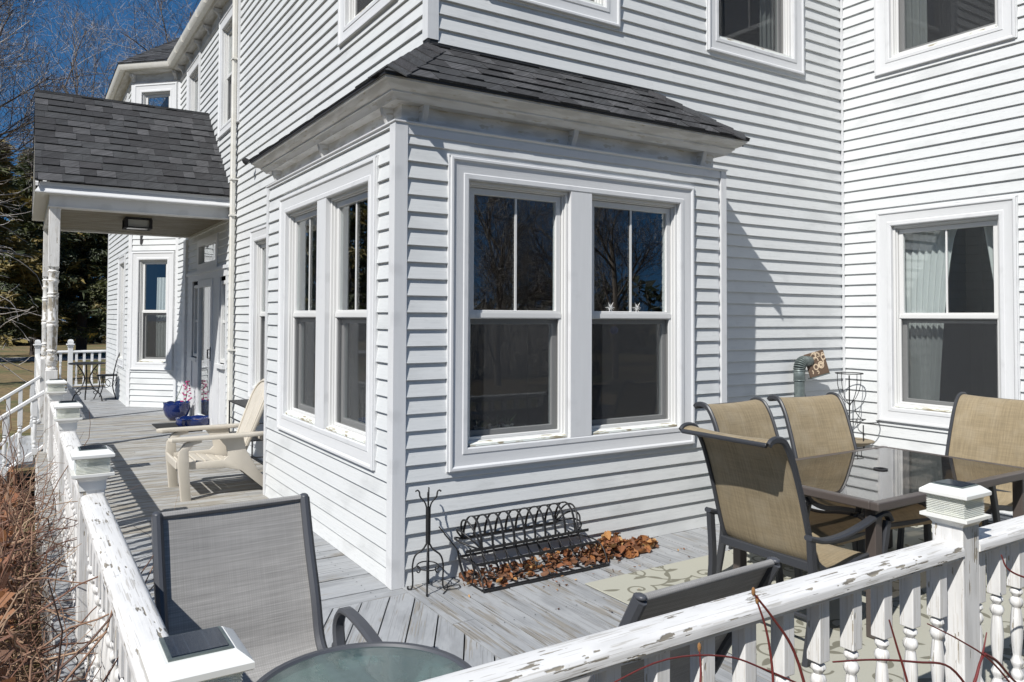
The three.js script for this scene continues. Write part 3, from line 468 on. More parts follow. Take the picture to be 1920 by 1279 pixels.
// porch: roof, beams, ceiling, columns
{
  const X0 = -1.84, X1 = 0.42, ZF = -6.28, ZR = -7.95, YE = 3.25, YR = 4.72, ZB = -9.62, sl = Math.hypot(YR - YE, ZF - ZR), cs = (ZF - ZR) / sl, sn = (YR - YE) / sl;
  const slab = (za, zb) => geoFrom([[X0, YE, za], [X1, YE, za], [X1, YR, zb], [X0, YR, zb]].flatMap((p) => p).concat([]), [0, 1, 2, 0, 2, 3]);
  const roof = part('porch_roof', [slab(ZF, ZR), slab(ZB, ZR), B(X0 + 0.32, 3.03, ZB + 0.3, X1, 3.2, ZF - 0.3)], M.shingle[2]);
  shingles(roof, (s, t) => V(s, YE + t * sn, ZF - t * cs), V(0, cs, sn), () => [X0, X1], sl, 0.168, 41, 1.25);
  part('ridge_cap', B(X0, YR - 0.03, ZR - 0.05, X1, YR + 0.012, ZR + 0.03), M.shingle[1]);
  part('rake_board', [extrude([[ZF + 0.02, YE - 0.07], [ZF + 0.02, YE - 0.03], [ZR, YR - 0.03], [ZB - 0.02, YE - 0.03], [ZB - 0.02, YE - 0.07], [ZR, YR - 0.16]], 0.03).rotateY(-Math.PI / 2).translate(X0 + 0.041, 0, 0),
    extrude([[ZF - 0.02, YE], [ZR, YR - 0.06], [ZB + 0.02, YE]], 0.03).rotateY(-Math.PI / 2).translate(X0 + 0.16, 0, 0)], M.old);
  // eave box: fascia, soffit and crown on the front, the near side and behind
  const pth = [[X1, ZF - 0.16, 0, 1], [X0 + 0.16, ZF - 0.16, -1, 1], [X0 + 0.16, ZB + 0.16, -1, -1], [X1, ZB + 0.16, 0, -1]];
  part('porch_eave', mitre([[0.0, 3.105], [0.135, 3.105], [0.152, 3.11], [0.152, 3.122], [0.112, 3.19], [0.105, 3.194], [0.105, 3.244], [0.09, 3.244]], pth), M.trim);
  part('porch_beam', mitre([[-0.13, 2.955], [0.0, 2.955], [0.012, 2.962], [0.012, 2.975], [0.0, 2.98], [0.0, 3.106]], pth), M.trim);
  const cl = [], mat = deckMat(380, 0.62, [-24, -30, -44]);
  part('porch_beam', mitre([[-0.131, 3.0], [-0.131, 2.954], [-0.02, 2.954]], pth), M.old);
  const ceil = part('porch_ceiling', B(X0 + 0.29, 2.995, ZB + 0.29, X1, 3.02, ZF - 0.29), mat);
  for (let k = 0; k < 22; k++) part('ceiling_board', B(X0 + 0.3, 2.982, ZB + 0.3 + k * 0.124, X1, 2.9935, ZB + 0.3 + k * 0.124 + 0.12, 'x', rnd() * 3, rnd()), mat, ceil);
  for (const z of [-6.52, -9.38]) {
    const turned = [[0.001, 0.98], [0.062, 0.98], [0.066, 1.0], [0.05, 1.03], [0.064, 1.07], [0.068, 1.13], [0.05, 1.18], [0.052, 1.2], [0.064, 1.215], [0.05, 1.235], [0.055, 1.25], [0.058, 1.5], [0.064, 1.51], [0.064, 1.535], [0.056, 1.545], [0.064, 1.56], [0.064, 1.58], [0.057, 1.59], [0.055, 1.86], [0.063, 1.87], [0.063, 1.885], [0.055, 1.895], [0.063, 1.905], [0.063, 1.92], [0.053, 1.93], [0.05, 2.03], [0.062, 2.05], [0.062, 2.075], [0.052, 2.09], [0.06, 2.16], [0.066, 2.18], [0.05, 2.2], [0.066, 2.235], [0.001, 2.235]];
    const col = part('porch_column', at(lathe(turned, 18), -1.62, 0, z), M.peelCol);
    part('plinth', RB(-1.685, 0.0, z - 0.065, -1.555, 0.985, z + 0.065, 0.006), M.peelPost, col); part('column_top', RB(-1.68, 2.235, z - 0.06, -1.56, 2.96, z + 0.06, 0.006), M.peelPost, col);
  }
  const lampBody = thing('porch_ceiling_lamp', 'dark square lantern fixed under the porch ceiling', 'lamp', [-0.62, 2.982, -7.3]);
  part('lamp_base', B(-0.16, -0.02, -0.16, 0.16, 0, 0.16), M.dark, lampBody);
  part('lamp_frame', [-1, 1].flatMap((a) => [-1, 1].flatMap((b) => [B(a * 0.15 - 0.02, -0.13, b * 0.15 - 0.02, a * 0.15 + 0.02, -0.02, b * 0.15 + 0.02)])).concat([B(-0.17, -0.145, -0.17, 0.17, -0.13, -0.13), B(-0.17, -0.145, 0.13, 0.17, -0.13, 0.17), B(-0.17, -0.145, -0.13, -0.13, -0.13, 0.13), B(0.13, -0.145, -0.13, 0.17, -0.13, 0.13)]), M.dark, lampBody);
  part('lamp_shade', B(-0.14, -0.14, -0.14, 0.14, -0.03, 0.14), std({ color: lin(0.35, 0.35, 0.33), roughness: 0.3 }), lampBody);
}
// porch entrance on the side wall
{
  const b = 'L2', q = (u0, y0, n0, u1, y1, n1) => on(b, B(u0, y0, n0, u1, y1, n1));
  const fr = part('door_surround', [q(-9.38, 2.2, 0.001, -6.47, 2.3, 0.03), q(-9.4, 2.3, 0.001, -6.45, 2.345, 0.05), q(-9.38, 0, 0.001, -8.98, 2.2, 0.024), q(-8.5, 0, 0.001, -8.42, 2.2, 0.028), q(-7.34, 0, 0.001, -6.92, 2.2, 0.028), q(-6.55, 0, 0.001, -6.47, 2.2, 0.026), q(-8.98, 0, -0.02, -8.5, 0.98, 0.012), q(-6.92, 0, -0.02, -6.55, 0.98, 0.012), q(-9.0, 0.93, 0.012, -8.48, 0.985, 0.05), q(-7.0, 0.93, 0.012, -6.5, 0.985, 0.07)], M.trim);
  for (const [a, c] of [[-8.9, -8.52], [-6.9, -6.56]]) {
    const sl = part('sidelight', on(b, sweepFrame(a, c, 1.0, 2.14, 0.05, -0.06, 0.012)), M.sash, house);
    part('pane', q(a + 0.04, 1.04, -0.03, c - 0.04, 2.1, -0.026), M.glass, sl); part('sash_rail', q(a + 0.04, 1.55, -0.034, c - 0.04, 1.59, -0.01), M.sash, sl);
  }
  const tr = part('transom_window', [on(b, sweepFrame(-8.6, -7.12, 2.346, 2.84, 0.11, -0.05, 0.03))], M.trim, house);
  part('pane', q(-8.5, 2.4, -0.02, -7.2, 2.76, -0.016), M.glass, tr);
  const d = part('storm_door', on(b, sweepFrame(-8.42, -7.34, 0.03, 2.195, 0.11, -0.01, 0.045)), M.trim, house);
  part('pane', q(-8.33, 0.12, 0.012, -7.43, 2.1, 0.017), M.glass, d);
  part('door_panel', q(-8.42, 0.03, -0.09, -7.34, 2.195, -0.06), std({ color: lin(0.06, 0.065, 0.07), roughness: 0.6 }), d);
  part('handle', [on(b, limb(L3([[-7.39, 1.04, 0.045], [-7.39, 1.04, 0.085], [-7.39, 1.16, 0.085], [-7.39, 1.16, 0.045]]), 0.009, 8)), q(-7.41, 1.0, 0.045, -7.37, 1.2, 0.05)], M.dark, d);
  part('threshold', q(-8.5, 0.0, 0.01, -7.3, 0.035, 0.14), M.old, house);
}
{
  const f = thing('flood_lamp', 'small dark flood lamp on the side wall above the porch window', 'lamp', [0.40, 3.52, -5.05]);
  part('lamp_arm', limb(L3([[0, 0, 0], [-0.1, -0.01, 0]]), 0.012, 8), M.dark, f); part('lamp_head', at(lathe([[0.001, -0.035], [0.036, -0.035], [0.038, 0.0], [0.024, 0.035], [0.001, 0.038]], 14).rotateZ(0.9), -0.12, -0.02, 0), M.dark, f);
  part('lamp_plate', B(-0.002, -0.06, -0.05, 0.018, 0.06, 0.05), M.dark, f);
}

// ---------------------------------------------------------------- deck
{
  reseed(51);
  const deck = thing('porch_deck', 'wooden porch deck with worn pale grey paint on its boards', 'deck');
  const bd = (pts, ang, mat) => {   // a board from its plan outline, uv along its own direction
    const g = extrude(pts.map(([x, z]) => [x, -z]), 0.028, 0).rotateX(-Math.PI / 2).translate(0, -0.028, 0); strip(g);
    const h = toCreasedNormals(g, 0.2), p = h.attributes.position, uv = h.attributes.uv, c = Math.cos(ang), s = Math.sin(ang), du = rnd() * 7, dv = rnd() * 3;
    const dy = rr(-0.0022, 0.0018);
    for (let i = 0; i < p.count; i++) { uv.setXY(i, p.getX(i) * c + p.getZ(i) * s + du, -p.getX(i) * s + p.getZ(i) * c + p.getY(i) + dv); p.setY(i, p.getY(i) + dy); }
    mesh('deck_board', h, mat, deck);
  };
  const G = 0.008;
  // boards along x beside the bay and under the porch
  for (let k = 0, z = 0.11; z > -15.9; k++, z -= 0.15) {
    const xr = z > -2.9 ? -0.002 : 0.418, worn = z < -1.9 && z > -9.5 ? (rnd() < 0.75 ? M.deckWorn : M.deckHalf) : z > -1.9 ? (rnd() < 0.8 ? M.deckPaint : M.deckHalf) : (rnd() < 0.6 ? M.deckPaint : M.deckHalf);
    const cut = z < -3 && rnd() < 0.5 ? rr(-1.0, -0.2) : null, row = (a, c) => bd([[a, z - 0.15 + G], [c, z - 0.15 + G], [c, z], [a, z]], 0, pick(worn));
    if (cut === null) row(-1.76, z > -0.04 ? 0.045 : xr); else { row(-1.76, cut - 0.002); row(cut + 0.002, xr); }
  }
  // slanted boards in the corner
  const a = THREE.MathUtils.degToRad(120), dx = Math.cos(a), dz = Math.sin(a), nx = dz, nz = -dx;   // n points right and down the deck
  const clip = (poly, px, pz, qx, qz) => { const out = []; for (let i = 0; i < poly.length; i++) { const A = poly[i], C = poly[(i + 1) % poly.length], da = (A[0] - px) * qx + (A[1] - pz) * qz, dc = (C[0] - px) * qx + (C[1] - pz) * qz; if (da >= 0) out.push(A); if (da * dc < 0) { const t = da / (da - dc); out.push([lerp(A[0], C[0], t), lerp(A[1], C[1], t)]); } } return out; };
  for (let k = -16; k < 16; k++) {
    const o = -0.0046 + k * 0.15, P = (s, t) => [nx * s + dx * t, nz * s + dz * t];
    let poly = [P(o + G / 2, -4), P(o + 0.15 - G / 2, -4), P(o + 0.15 - G / 2, 5), P(o + G / 2, 5)];
    poly = clip(poly, 0, 0.114, 0, 1); poly = clip(poly, 0, 2.86, 0, -1); poly = clip(poly, -1.76, 0, 1, 0); poly = clip(poly, 0.046, 0, -1, 0);
    if (poly.length > 2) bd(poly.map(([x, z]) => [x, z]), a, pick(rnd() < 0.85 ? M.deckPaint : M.deckHalf));
  }
  // boards along z in front of the bay and by the table
  for (let x = 0.05, k = 0; x < 5.08; x += 0.14, k++) {
    const e = Math.min(5.07, x + 0.14 - G), z0 = x < 2.88 ? 0.002 : -0.418, mats = k < 7 ? (k === 0 || rnd() < 0.6 ? M.deckHalf : M.deckPaint) : M.deckPaint, cut = rnd() < 0.4 ? rr(0.6, 2.0) : null;
    if (cut === null) bd([[x, z0], [e, z0], [e, 2.86], [x, 2.86]], Math.PI / 2, pick(mats)); else { bd([[x, z0], [e, z0], [e, cut], [x, cut]], Math.PI / 2, pick(mats)); bd([[x, cut + 0.004], [e, cut + 0.004], [e, 2.86], [x, 2.86]], Math.PI / 2, pick(mats)); }
  }
  mesh('deck_frame', [B(-1.74, -0.24, -15.8, -1.7, -0.03, 2.84), B(-1.74, -0.24, 2.80, 5.4, -0.03, 2.84), B(-1.76, -0.3, -15.84, 0.4, -0.03, -15.8), ...[2.7, 0.1, -2.3, -4.7, -6.9, -9.2, -12, -15.5].map((z) => B(-1.72, -0.75, z - 0.05, -1.62, -0.06, z + 0.05, 'y')), ...[0, 1.2, 2.8, 4.4].map((x) => B(x, -0.75, 2.7, x + 0.1, -0.06, 2.8, 'y'))], M.old, deck);
  mesh('under_deck', B(-1.7, -0.07, -15.8, 5.1, -0.045, 2.8), M.dark, deck);
  const nails = [], nail = (x, z) => nails.push(new THREE.CircleGeometry(0.0042, 6).rotateX(-Math.PI / 2).translate(x + rr(-0.006, 0.006), 0.0028, z + rr(-0.006, 0.006)));
  for (let k = 0; k < 34; k++) for (const x of [-1.5, -1.05, -0.6, -0.15]) for (const d of [0.035, 0.11]) nail(x, 0.11 - k * 0.15 - d);
  for (let k = 0; k < 26; k++) for (const z of [0.35, 0.8, 1.25, 1.7, 2.15]) for (const d of [0.03, 0.1]) nail(0.05 + k * 0.14 + d, z);
  stuff(mesh('nail_head', nails, M.iron, deck));
  for (let k = 0; k < 78; k++) mesh('skirt_slat', B(-1.765, -0.74, 2.7 - k * 0.12, -1.742, -0.05, 2.7 - k * 0.12 + 0.085, 'y', rnd(), rnd()), M.peelPost, deck);
}
// ---------------------------------------------------------------- railings
const BAL = (() => { const t = [[0.001, 0.13], [0.016, 0.13], [0.022, 0.14], [0.025, 0.155], [0.017, 0.17], [0.014, 0.176], [0.021, 0.19], [0.025, 0.205], [0.017, 0.222], [0.015, 0.228], [0.017, 0.24], [0.023, 0.31], [0.0245, 0.35], [0.022, 0.39], [0.018, 0.425], [0.016, 0.432], [0.023, 0.442], [0.027, 0.455], [0.022, 0.47], [0.013, 0.477], [0.018, 0.485], [0.0255, 0.496], [0.022, 0.508], [0.012, 0.514], [0.012, 0.52], [0.001, 0.521]]; return [0, 1, 2].map((k) => { reseed(60 + k); return merged([lathe(t, 10, 0.9), RB(-0.0265, 0.519, -0.0265, 0.0265, 0.735, 0.0265, 0.004, 1, 'y'), RB(-0.0265, 0.05, -0.0265, 0.0265, 0.131, 0.0265, 0.004, 1, 'y')]).translate(0, 0, 0); }); })();
for (const g of BAL) { const p = g.attributes.position, uv = g.attributes.uv; for (let i = 0; i < p.count; i++) uv.setXY(i, p.getY(i) + 0.3, Math.atan2(p.getZ(i), p.getX(i)) * 0.03); }
function railBar(p, q, w, t, seedUv) {   // rounded top rail from p to q (top centre line)
  const r = 0.026, sh = [[-w / 2 + 0.018, -t], [-w / 2 + 0.018, -t + 0.012], [-w / 2, -t + 0.02], [-w / 2, -r]];
  for (let k = 1; k <= 5; k++) { const a = Math.PI - k / 5 * Math.PI / 2; sh.push([-w / 2 + r + Math.cos(a) * r, -r + Math.sin(a) * r * 0.9]); }
  sh.push([0, 0.001]); for (let k = 0; k <= 5; k++) { const a = Math.PI / 2 - k / 5 * Math.PI / 2; sh.push([w / 2 - r + Math.cos(a) * r, -r + Math.sin(a) * r * 0.9]); }
  sh.push([w / 2, -t + 0.02], [w / 2 - 0.018, -t + 0.012], [w / 2 - 0.018, -t]);
  const d = q.clone().sub(p), L = d.length(), g = extrude(sh, L); const m = new THREE.Matrix4(), z = d.clone().normalize(), x = V(0, 1, 0).cross(z).normalize(), y = z.clone().cross(x); m.makeBasis(x, y, z).setPosition(p);
  const pos = g.attributes.position, uv = new Float32Array(pos.count * 2); strip(g);
  for (let i = 0; i < pos.count; i++) { uv[2 * i] = pos.getZ(i) + seedUv; uv[2 * i + 1] = pos.getX(i) + (pos.getY(i) < -r ? pos.getY(i) * Math.sign(-pos.getX(i)) : 0) + seedUv * 0.7; }
  g.setAttribute('uv', new THREE.BufferAttribute(uv, 2)); g.deleteAttribute('normal'); const h = toCreasedNormals(g, 0.5); return h.applyMatrix4(m);
}
function baluster(parent, x, y, z, k, sy = 1, mat = M.peelPost) { const m = mesh('baluster', BAL[k % 3], mat, parent); m.position.set(x, y, z); m.rotation.y = (k % 4) * Math.PI / 2; m.scale.y = sy; return m; }
function post(parent, x, z, top, w = 0.11, mat = M.peelPost) { return mesh('post', RB(x - w / 2, -0.25, z - w / 2, x + w / 2, top, z + w / 2, 0.006, 2, 'y'), mat, parent); }
const RH = 0.79;
{
  reseed(71);
  const left = thing('porch_railing', 'white peeling railing along the left edge of the porch deck', 'railing');
  const zs = [2.73, 0.07, -2.29, -4.65, -6.46];
  for (let k = 0; k < 4; k++) {
    const a = zs[k] - 0.058, c = zs[k + 1] + 0.058;
    mesh('top_rail', railBar(V(-1.628, RH, c), V(-1.628, RH, a), 0.11, 0.065, k * 1.7 + 0.4), M.peelRail, left);
    mesh('bottom_rail', RB(-1.66, 0.02, c, -1.6, 0.055, a, 0.006), M.peelPost, left);
    const n = Math.round((a - c) / 0.155); for (let i = 0; i < n; i++) baluster(left, -1.628, 0, lerp(c, a, (i + 0.5) / n), i + k);
    post(left, -1.63, zs[k], 0.85);
  }
  const right = thing('porch_railing', 'white peeling railing across the front, behind the gray side chair and table', 'railing');
  const xs = [-1.63, 1.18, 3.9];
  for (let k = 0; k < 2; k++) {
    const a = xs[k] + 0.058, c = xs[k + 1] - 0.058;
    mesh('top_rail', railBar(V(a, RH, 2.735), V(c, RH, 2.735), 0.12, 0.065, k * 1.3 + 0.9), M.peelRail, right);
    mesh('bottom_rail', RB(a, 0.02, 2.705, c, 0.055, 2.765, 0.006), M.peelPost, right);
    const n = k ? 16 : 15; for (let i = 0; i < n; i++) baluster(right, lerp(a, c, (i + 0.5) / n), 0, 2.735, i + 1);
    post(right, xs[k + 1], 2.73, 0.85, 0.12);
  }
  const far = thing('porch_railing', 'distant white railing closing the far end of the porch behind the black bistro set', 'railing');
  for (const x of [-1.63, -1.0]) { post(far, x, -15.6, 0.98, 0.1, M.trim); mesh('post_cap', [RB(x - 0.085, 0.98, -15.685, x + 0.085, 1.01, -15.515, 0.008), at(lathe([[0.075, 1.01], [0.085, 1.06], [0.06, 1.1], [0.001, 1.11]], 4).rotateY(Math.PI / 4), x, 0, -15.6), RB(x - 0.06, 0.93, -15.66, x + 0.06, 0.98, -15.54, 0.008)], M.trim, far); }
  mesh('top_rail', [railBar(V(-1.58, 0.86, -15.6), V(-1.05, 0.86, -15.6), 0.1, 0.06, 3), railBar(V(-0.95, 0.86, -15.6), V(0.4, 0.86, -15.6), 0.1, 0.06, 5)], M.trim, far);
  mesh('bottom_rail', [RB(-1.58, 0.05, -15.63, 0.4, 0.09, -15.57, 0.006)], M.trim, far);
  for (let i = 0; i < 12; i++) if (Math.abs(-1.5 + i * 0.155 + 1.0) > 0.06) baluster(far, -1.5 + i * 0.155, 0.03, -15.6, i, 1.1, M.trim);
  mesh('top_rail', railBar(V(-1.63, RH, -15.55), V(-1.63, RH, -9.45), 0.1, 0.06, 2), M.peelRail, far); mesh('bottom_rail', RB(-1.66, 0.02, -15.55, -1.6, 0.055, -9.45, 0.006), M.peelPost, far);
  for (let i = 0; i < 38; i++) baluster(far, -1.63, 0, -9.55 - i * 0.157, i);
  // stairs and their sloping railings
  const st = thing('porch_steps', 'white wooden steps going down from the porch between the turned columns', 'steps');
  for (let k = 0; k < 4; k++) { mesh('tread', B(-1.78 - (k + 1) * 0.28, -0.19 - k * 0.18, -9.3, -1.76 - k * 0.28, -0.155 - k * 0.18, -6.65, 'z', rnd(), rnd()), M.deckPaint[0], st); mesh('riser', B(-1.79 - k * 0.28, -0.19 - k * 0.18, -9.28, -1.77 - k * 0.28, -0.03 - k * 0.18, -6.67), M.old, st); }
  for (const [z, lb] of [[-6.62, 'white sloping stair railing, the nearer one beside the porch steps'], [-9.33, 'white sloping stair railing, the farther one beside the porch steps']]) {
    const s = thing('stair_railing', lb, 'railing', [0, 0, 0], 0, 'railings of the porch steps'), y0 = 0.72, sl = 0.66, xe = -3.0;
    mesh('handrail', bar(L3([[-1.68, y0, z], [xe, y0 - (-1.68 - xe) * sl, z]]), 0.07, 0.045, V(0, 0, 1), 0.008), M.trim, s);
    mesh('lower_rail', bar(L3([[-1.68, y0 - 0.66, z], [xe, y0 - 0.66 - (-1.68 - xe) * sl, z]]), 0.05, 0.04, V(0, 0, 1), 0.005), M.trim, s);
    for (let k = 0; k < 8; k++) { const x = -1.78 - k * 0.15, m = baluster(s, x, y0 - 0.74 - (-1.68 - x) * sl, z, k, 0.98, M.trim); }
    mesh('post', RB(xe - 0.05, -0.75, z - 0.05, xe + 0.05, y0 - (-1.68 - xe) * sl + 0.08, z + 0.05, 0.006), M.peelPost, s);
  }
}
// solar lamps on the posts
{
  const s = thing('solar_post_lamp', 'square white solar lamp on the near corner post, beside the round glass table', 'lamp', [-1.63, 0.85, 2.73], 0, 'solar lamps on the railing posts');
  const ring = (y, a, h) => [B(-a, y, -a, a, y + h, a)];
  mesh('lamp_collar', [mitre([[0.058, -0.045], [0.062, -0.045], [0.062, 0.0], [0.07, 0.012], [0.082, 0.02], [0.096, 0.026], [0.096, 0.038], [0.0, 0.038]], [[0, 0, -1, -1], [0, 0, 1, -1], [0, 0, 1, 1], [0, 0, -1, 1], [0, 0, -1, -1]], 0.3)], M.plastic, s);
  const lens = []; for (let k = 0; k < 11; k++) { const y = 0.04 + k * 0.0067; lens.push(mitre([[0.0735, y], [0.0785, y + 0.0034], [0.0735, y + 0.0067]], [[0, 0, -1, -1], [0, 0, 1, -1], [0, 0, 1, 1], [0, 0, -1, 1], [0, 0, -1, -1]], 0.05)); }
  mesh('lens', lens, M.lens, s);
  mesh('lamp_core', [B(-0.03, 0.038, -0.03, 0.03, 0.05, 0.03), B(-0.05, 0.103, -0.05, 0.05, 0.113, 0.05), at(lathe([[0.001, 0.05], [0.02, 0.05], [0.022, 0.075], [0.001, 0.08]], 10), 0, 0, 0)], std({ color: lin(0.7, 0.7, 0.62), roughness: 0.5 }), s);
  mesh('lamp_cap', [mitre([[0.0, 0.113], [0.094, 0.113], [0.097, 0.116], [0.097, 0.128], [0.094, 0.131], [0.068, 0.15], [0.0, 0.15]], [[0, 0, -1, -1], [0, 0, 1, -1], [0, 0, 1, 1], [0, 0, -1, 1], [0, 0, -1, -1]], 0.3)], M.plastic, s);
  mesh('panel_frame', [B(-0.062, 0.15, -0.062, 0.062, 0.154, 0.062)], M.galv, s); mesh('solar_panel', [B(-0.054, 0.154, -0.054, 0.054, 0.1565, 0.054)], M.solar, s);
  s.scale.set(0.95, 1, 0.95);
  dup(s, 'solar_post_lamp', 'square white solar lamp on the right front post, before the dining table', [1.18, 0.85, 2.73]);
  dup(s, 'solar_post_lamp', 'square white solar lamp on the left railing, next one beyond the corner post', [-1.63, 0.85, 0.07]);
  dup(s, 'solar_post_lamp', 'square white solar lamp on the left railing, third from the corner', [-1.63, 0.85, -2.29]);
  dup(s, 'solar_post_lamp', 'small white solar lamp on the left railing, nearest to the turned porch column', [-1.63, 0.85, -4.65]);
}
// ---------------------------------------------------------------- rug
{
  const cv = document.createElement('canvas'); cv.width = 1536; cv.height = 920; const c = cv.getContext('2d'); reseed(81);
  c.fillStyle = 'rgb(158,157,145)'; c.fillRect(0, 0, 1536, 920); c.strokeStyle = c.fillStyle = 'rgb(108,106,93)'; c.lineCap = 'round';
  const curl = (x, y, r, a0, d, w) => { c.beginPath(); let px, py; for (let k = 0; k <= 60; k++) { const t = k / 60, a = a0 + d * t * 8.6, q = r * (1 - t * 0.9); px = x + Math.cos(a) * q; py = y + Math.sin(a) * q; k ? c.lineTo(px, py) : c.moveTo(px, py); } c.lineWidth = w; c.stroke(); c.beginPath(); c.arc(px, py, w * 1.2, 0, 7); c.fill(); };
  const leaf = (x, y, a, l, w) => { c.save(); c.translate(x, y); c.rotate(a); c.beginPath(); c.moveTo(0, 0); c.bezierCurveTo(l * 0.3, -w, l * 0.7, -w * 0.9, l, -w * 0.1); c.bezierCurveTo(l * 0.65, w * 0.25, l * 0.35, w * 0.4, 0, 0); c.fill(); c.restore(); };
  const motif = (x, y, s, m, r0) => { c.save(); c.translate(x, y); c.rotate(r0); c.scale(s * m, s); curl(0, 0, 60, 0.4, 1, 8); curl(150, -70, 46, 2.6, -1, 7); c.beginPath(); c.moveTo(55, 25); c.bezierCurveTo(90, 90, 200, 60, 260, -10); c.lineWidth = 8; c.stroke(); for (const [px, py, a, l] of [[70, 50, 1.2, 60], [110, 66, 0.6, 55], [160, 55, -0.4, 60], [-60, 10, 3.4, 60], [-50, 40, 2.6, 55], [210, 30, 0.5, 60], [250, 0, -0.6, 66], [-30, -55, -2.2, 60], [190, -90, -1.0, 50]]) leaf(px, py, a, l, 20); for (let k = 0; k < 3; k++) leaf(262, -14, -1.4 + k * 0.7, 58, 24); c.restore(); };
  for (let j = 0; j < 4; j++) for (let i = 0; i < 6; i++) motif(100 + i * 262 + (j % 2) * 80, 120 + j * 225, 0.86, (i + j) % 2 ? -1 : 1, ((i * 3 + j) % 4 - 1.5) * 0.35);
  const t = new THREE.CanvasTexture(cv); t.colorSpace = THREE.SRGBColorSpace;
  const g = new RoundedBoxGeometry(3.3, 0.006, 2.0, 1, 0.0025).translate(2.68, 0.0065, 1.56), p = g.attributes.position, uv = g.attributes.uv; for (let i = 0; i < p.count; i++) uv.setXY(i, (p.getX(i) - 1.03) / 3.3, 1 - (p.getZ(i) - 0.56) / 2.0);
  tag(mesh('patio_rug', g, std({ map: t, roughness: 0.95, bumpMap: fine, bumpScale: 0.001 })), 'beige outdoor rug with olive scroll pattern under the dining table', 'rug');
}
// ---------------------------------------------------------------- dining table
{
  const t = thing('dining_table', 'rectangular brown metal patio table with a dark glass top', 'table', [2.57, 0, 1.55]), X = 0.845, Z = 0.515, h = 0.72;
  for (const s of [-1, 1]) { mesh('frame_rail', RB(-X, h - 0.045, s * Z - s * 0.05, X, h, s * Z, 0.008, 2), M.bronze, t); mesh('frame_rail', RB(s * X - s * 0.05, h - 0.045, -Z + 0.05, s * X, h - 0.0005, Z - 0.05, 0.008, 2), M.bronze, t); }
  mesh('glass_top', [at(new RoundedBoxGeometry(2 * X - 0.09, 0.006, 2 * Z - 0.09, 1, 0.002), 0, h - 0.0055, 0)], M.smoke, t);
  for (const a of [-1, 1]) for (const b of [-1, 1]) mesh('leg', RB(a * (X - 0.075) - 0.03, 0.012, b * (Z - 0.075) - 0.03, a * (X - 0.075) + 0.03, h - 0.045, b * (Z - 0.075) + 0.03, 0.006, 2), M.bronze, t);
  mesh('stretcher', [B(-X + 0.06, h - 0.075, -0.02, X - 0.06, h - 0.047, 0.02)], M.bronze, t);
  mesh('umbrella_ring', at(lathe([[0.022, -0.004], [0.04, -0.004], [0.042, 0.004], [0.03, 0.007], [0.022, 0.004]], 20), 0, h + 0.0, 0), M.dark, t);
}
// sling chairs; local +z is the way the sitter looks
function slingSheet(path, w, sag) {   // path [[z, y]...]
  const c = smooth(path.map(([z, y]) => V(0, y, z)), 44), nu = 12, pos = [], uv = [], idx = []; let len = 0;
  for (let j = 0; j < c.length; j++) {
    if (j) len += c[j].distanceTo(c[j - 1]); const t = c[Math.min(j + 1, c.length - 1)].clone().sub(c[Math.max(0, j - 1)]).normalize(), n = V(0, -t.z, t.y), e = Math.sin(Math.PI * j / (c.length - 1));
    for (let i = 0; i <= nu; i++) { const s = i / nu, k = sag * (1 - Math.pow(2 * s - 1, 2)) * (0.35 + 0.65 * e); pos.push((s - 0.5) * w, c[j].y + n.y * k, c[j].z + n.z * k); uv.push((s - 0.5) * w, len); }
  }
  for (let j = 0; j < c.length - 1; j++) for (let i = 0; i < nu; i++) { const a = j * (nu + 1) + i, b = a + nu + 1; idx.push(a, a + 1, b, b, a + 1, b + 1); }
  return geoFrom(pos, idx, uv);
}
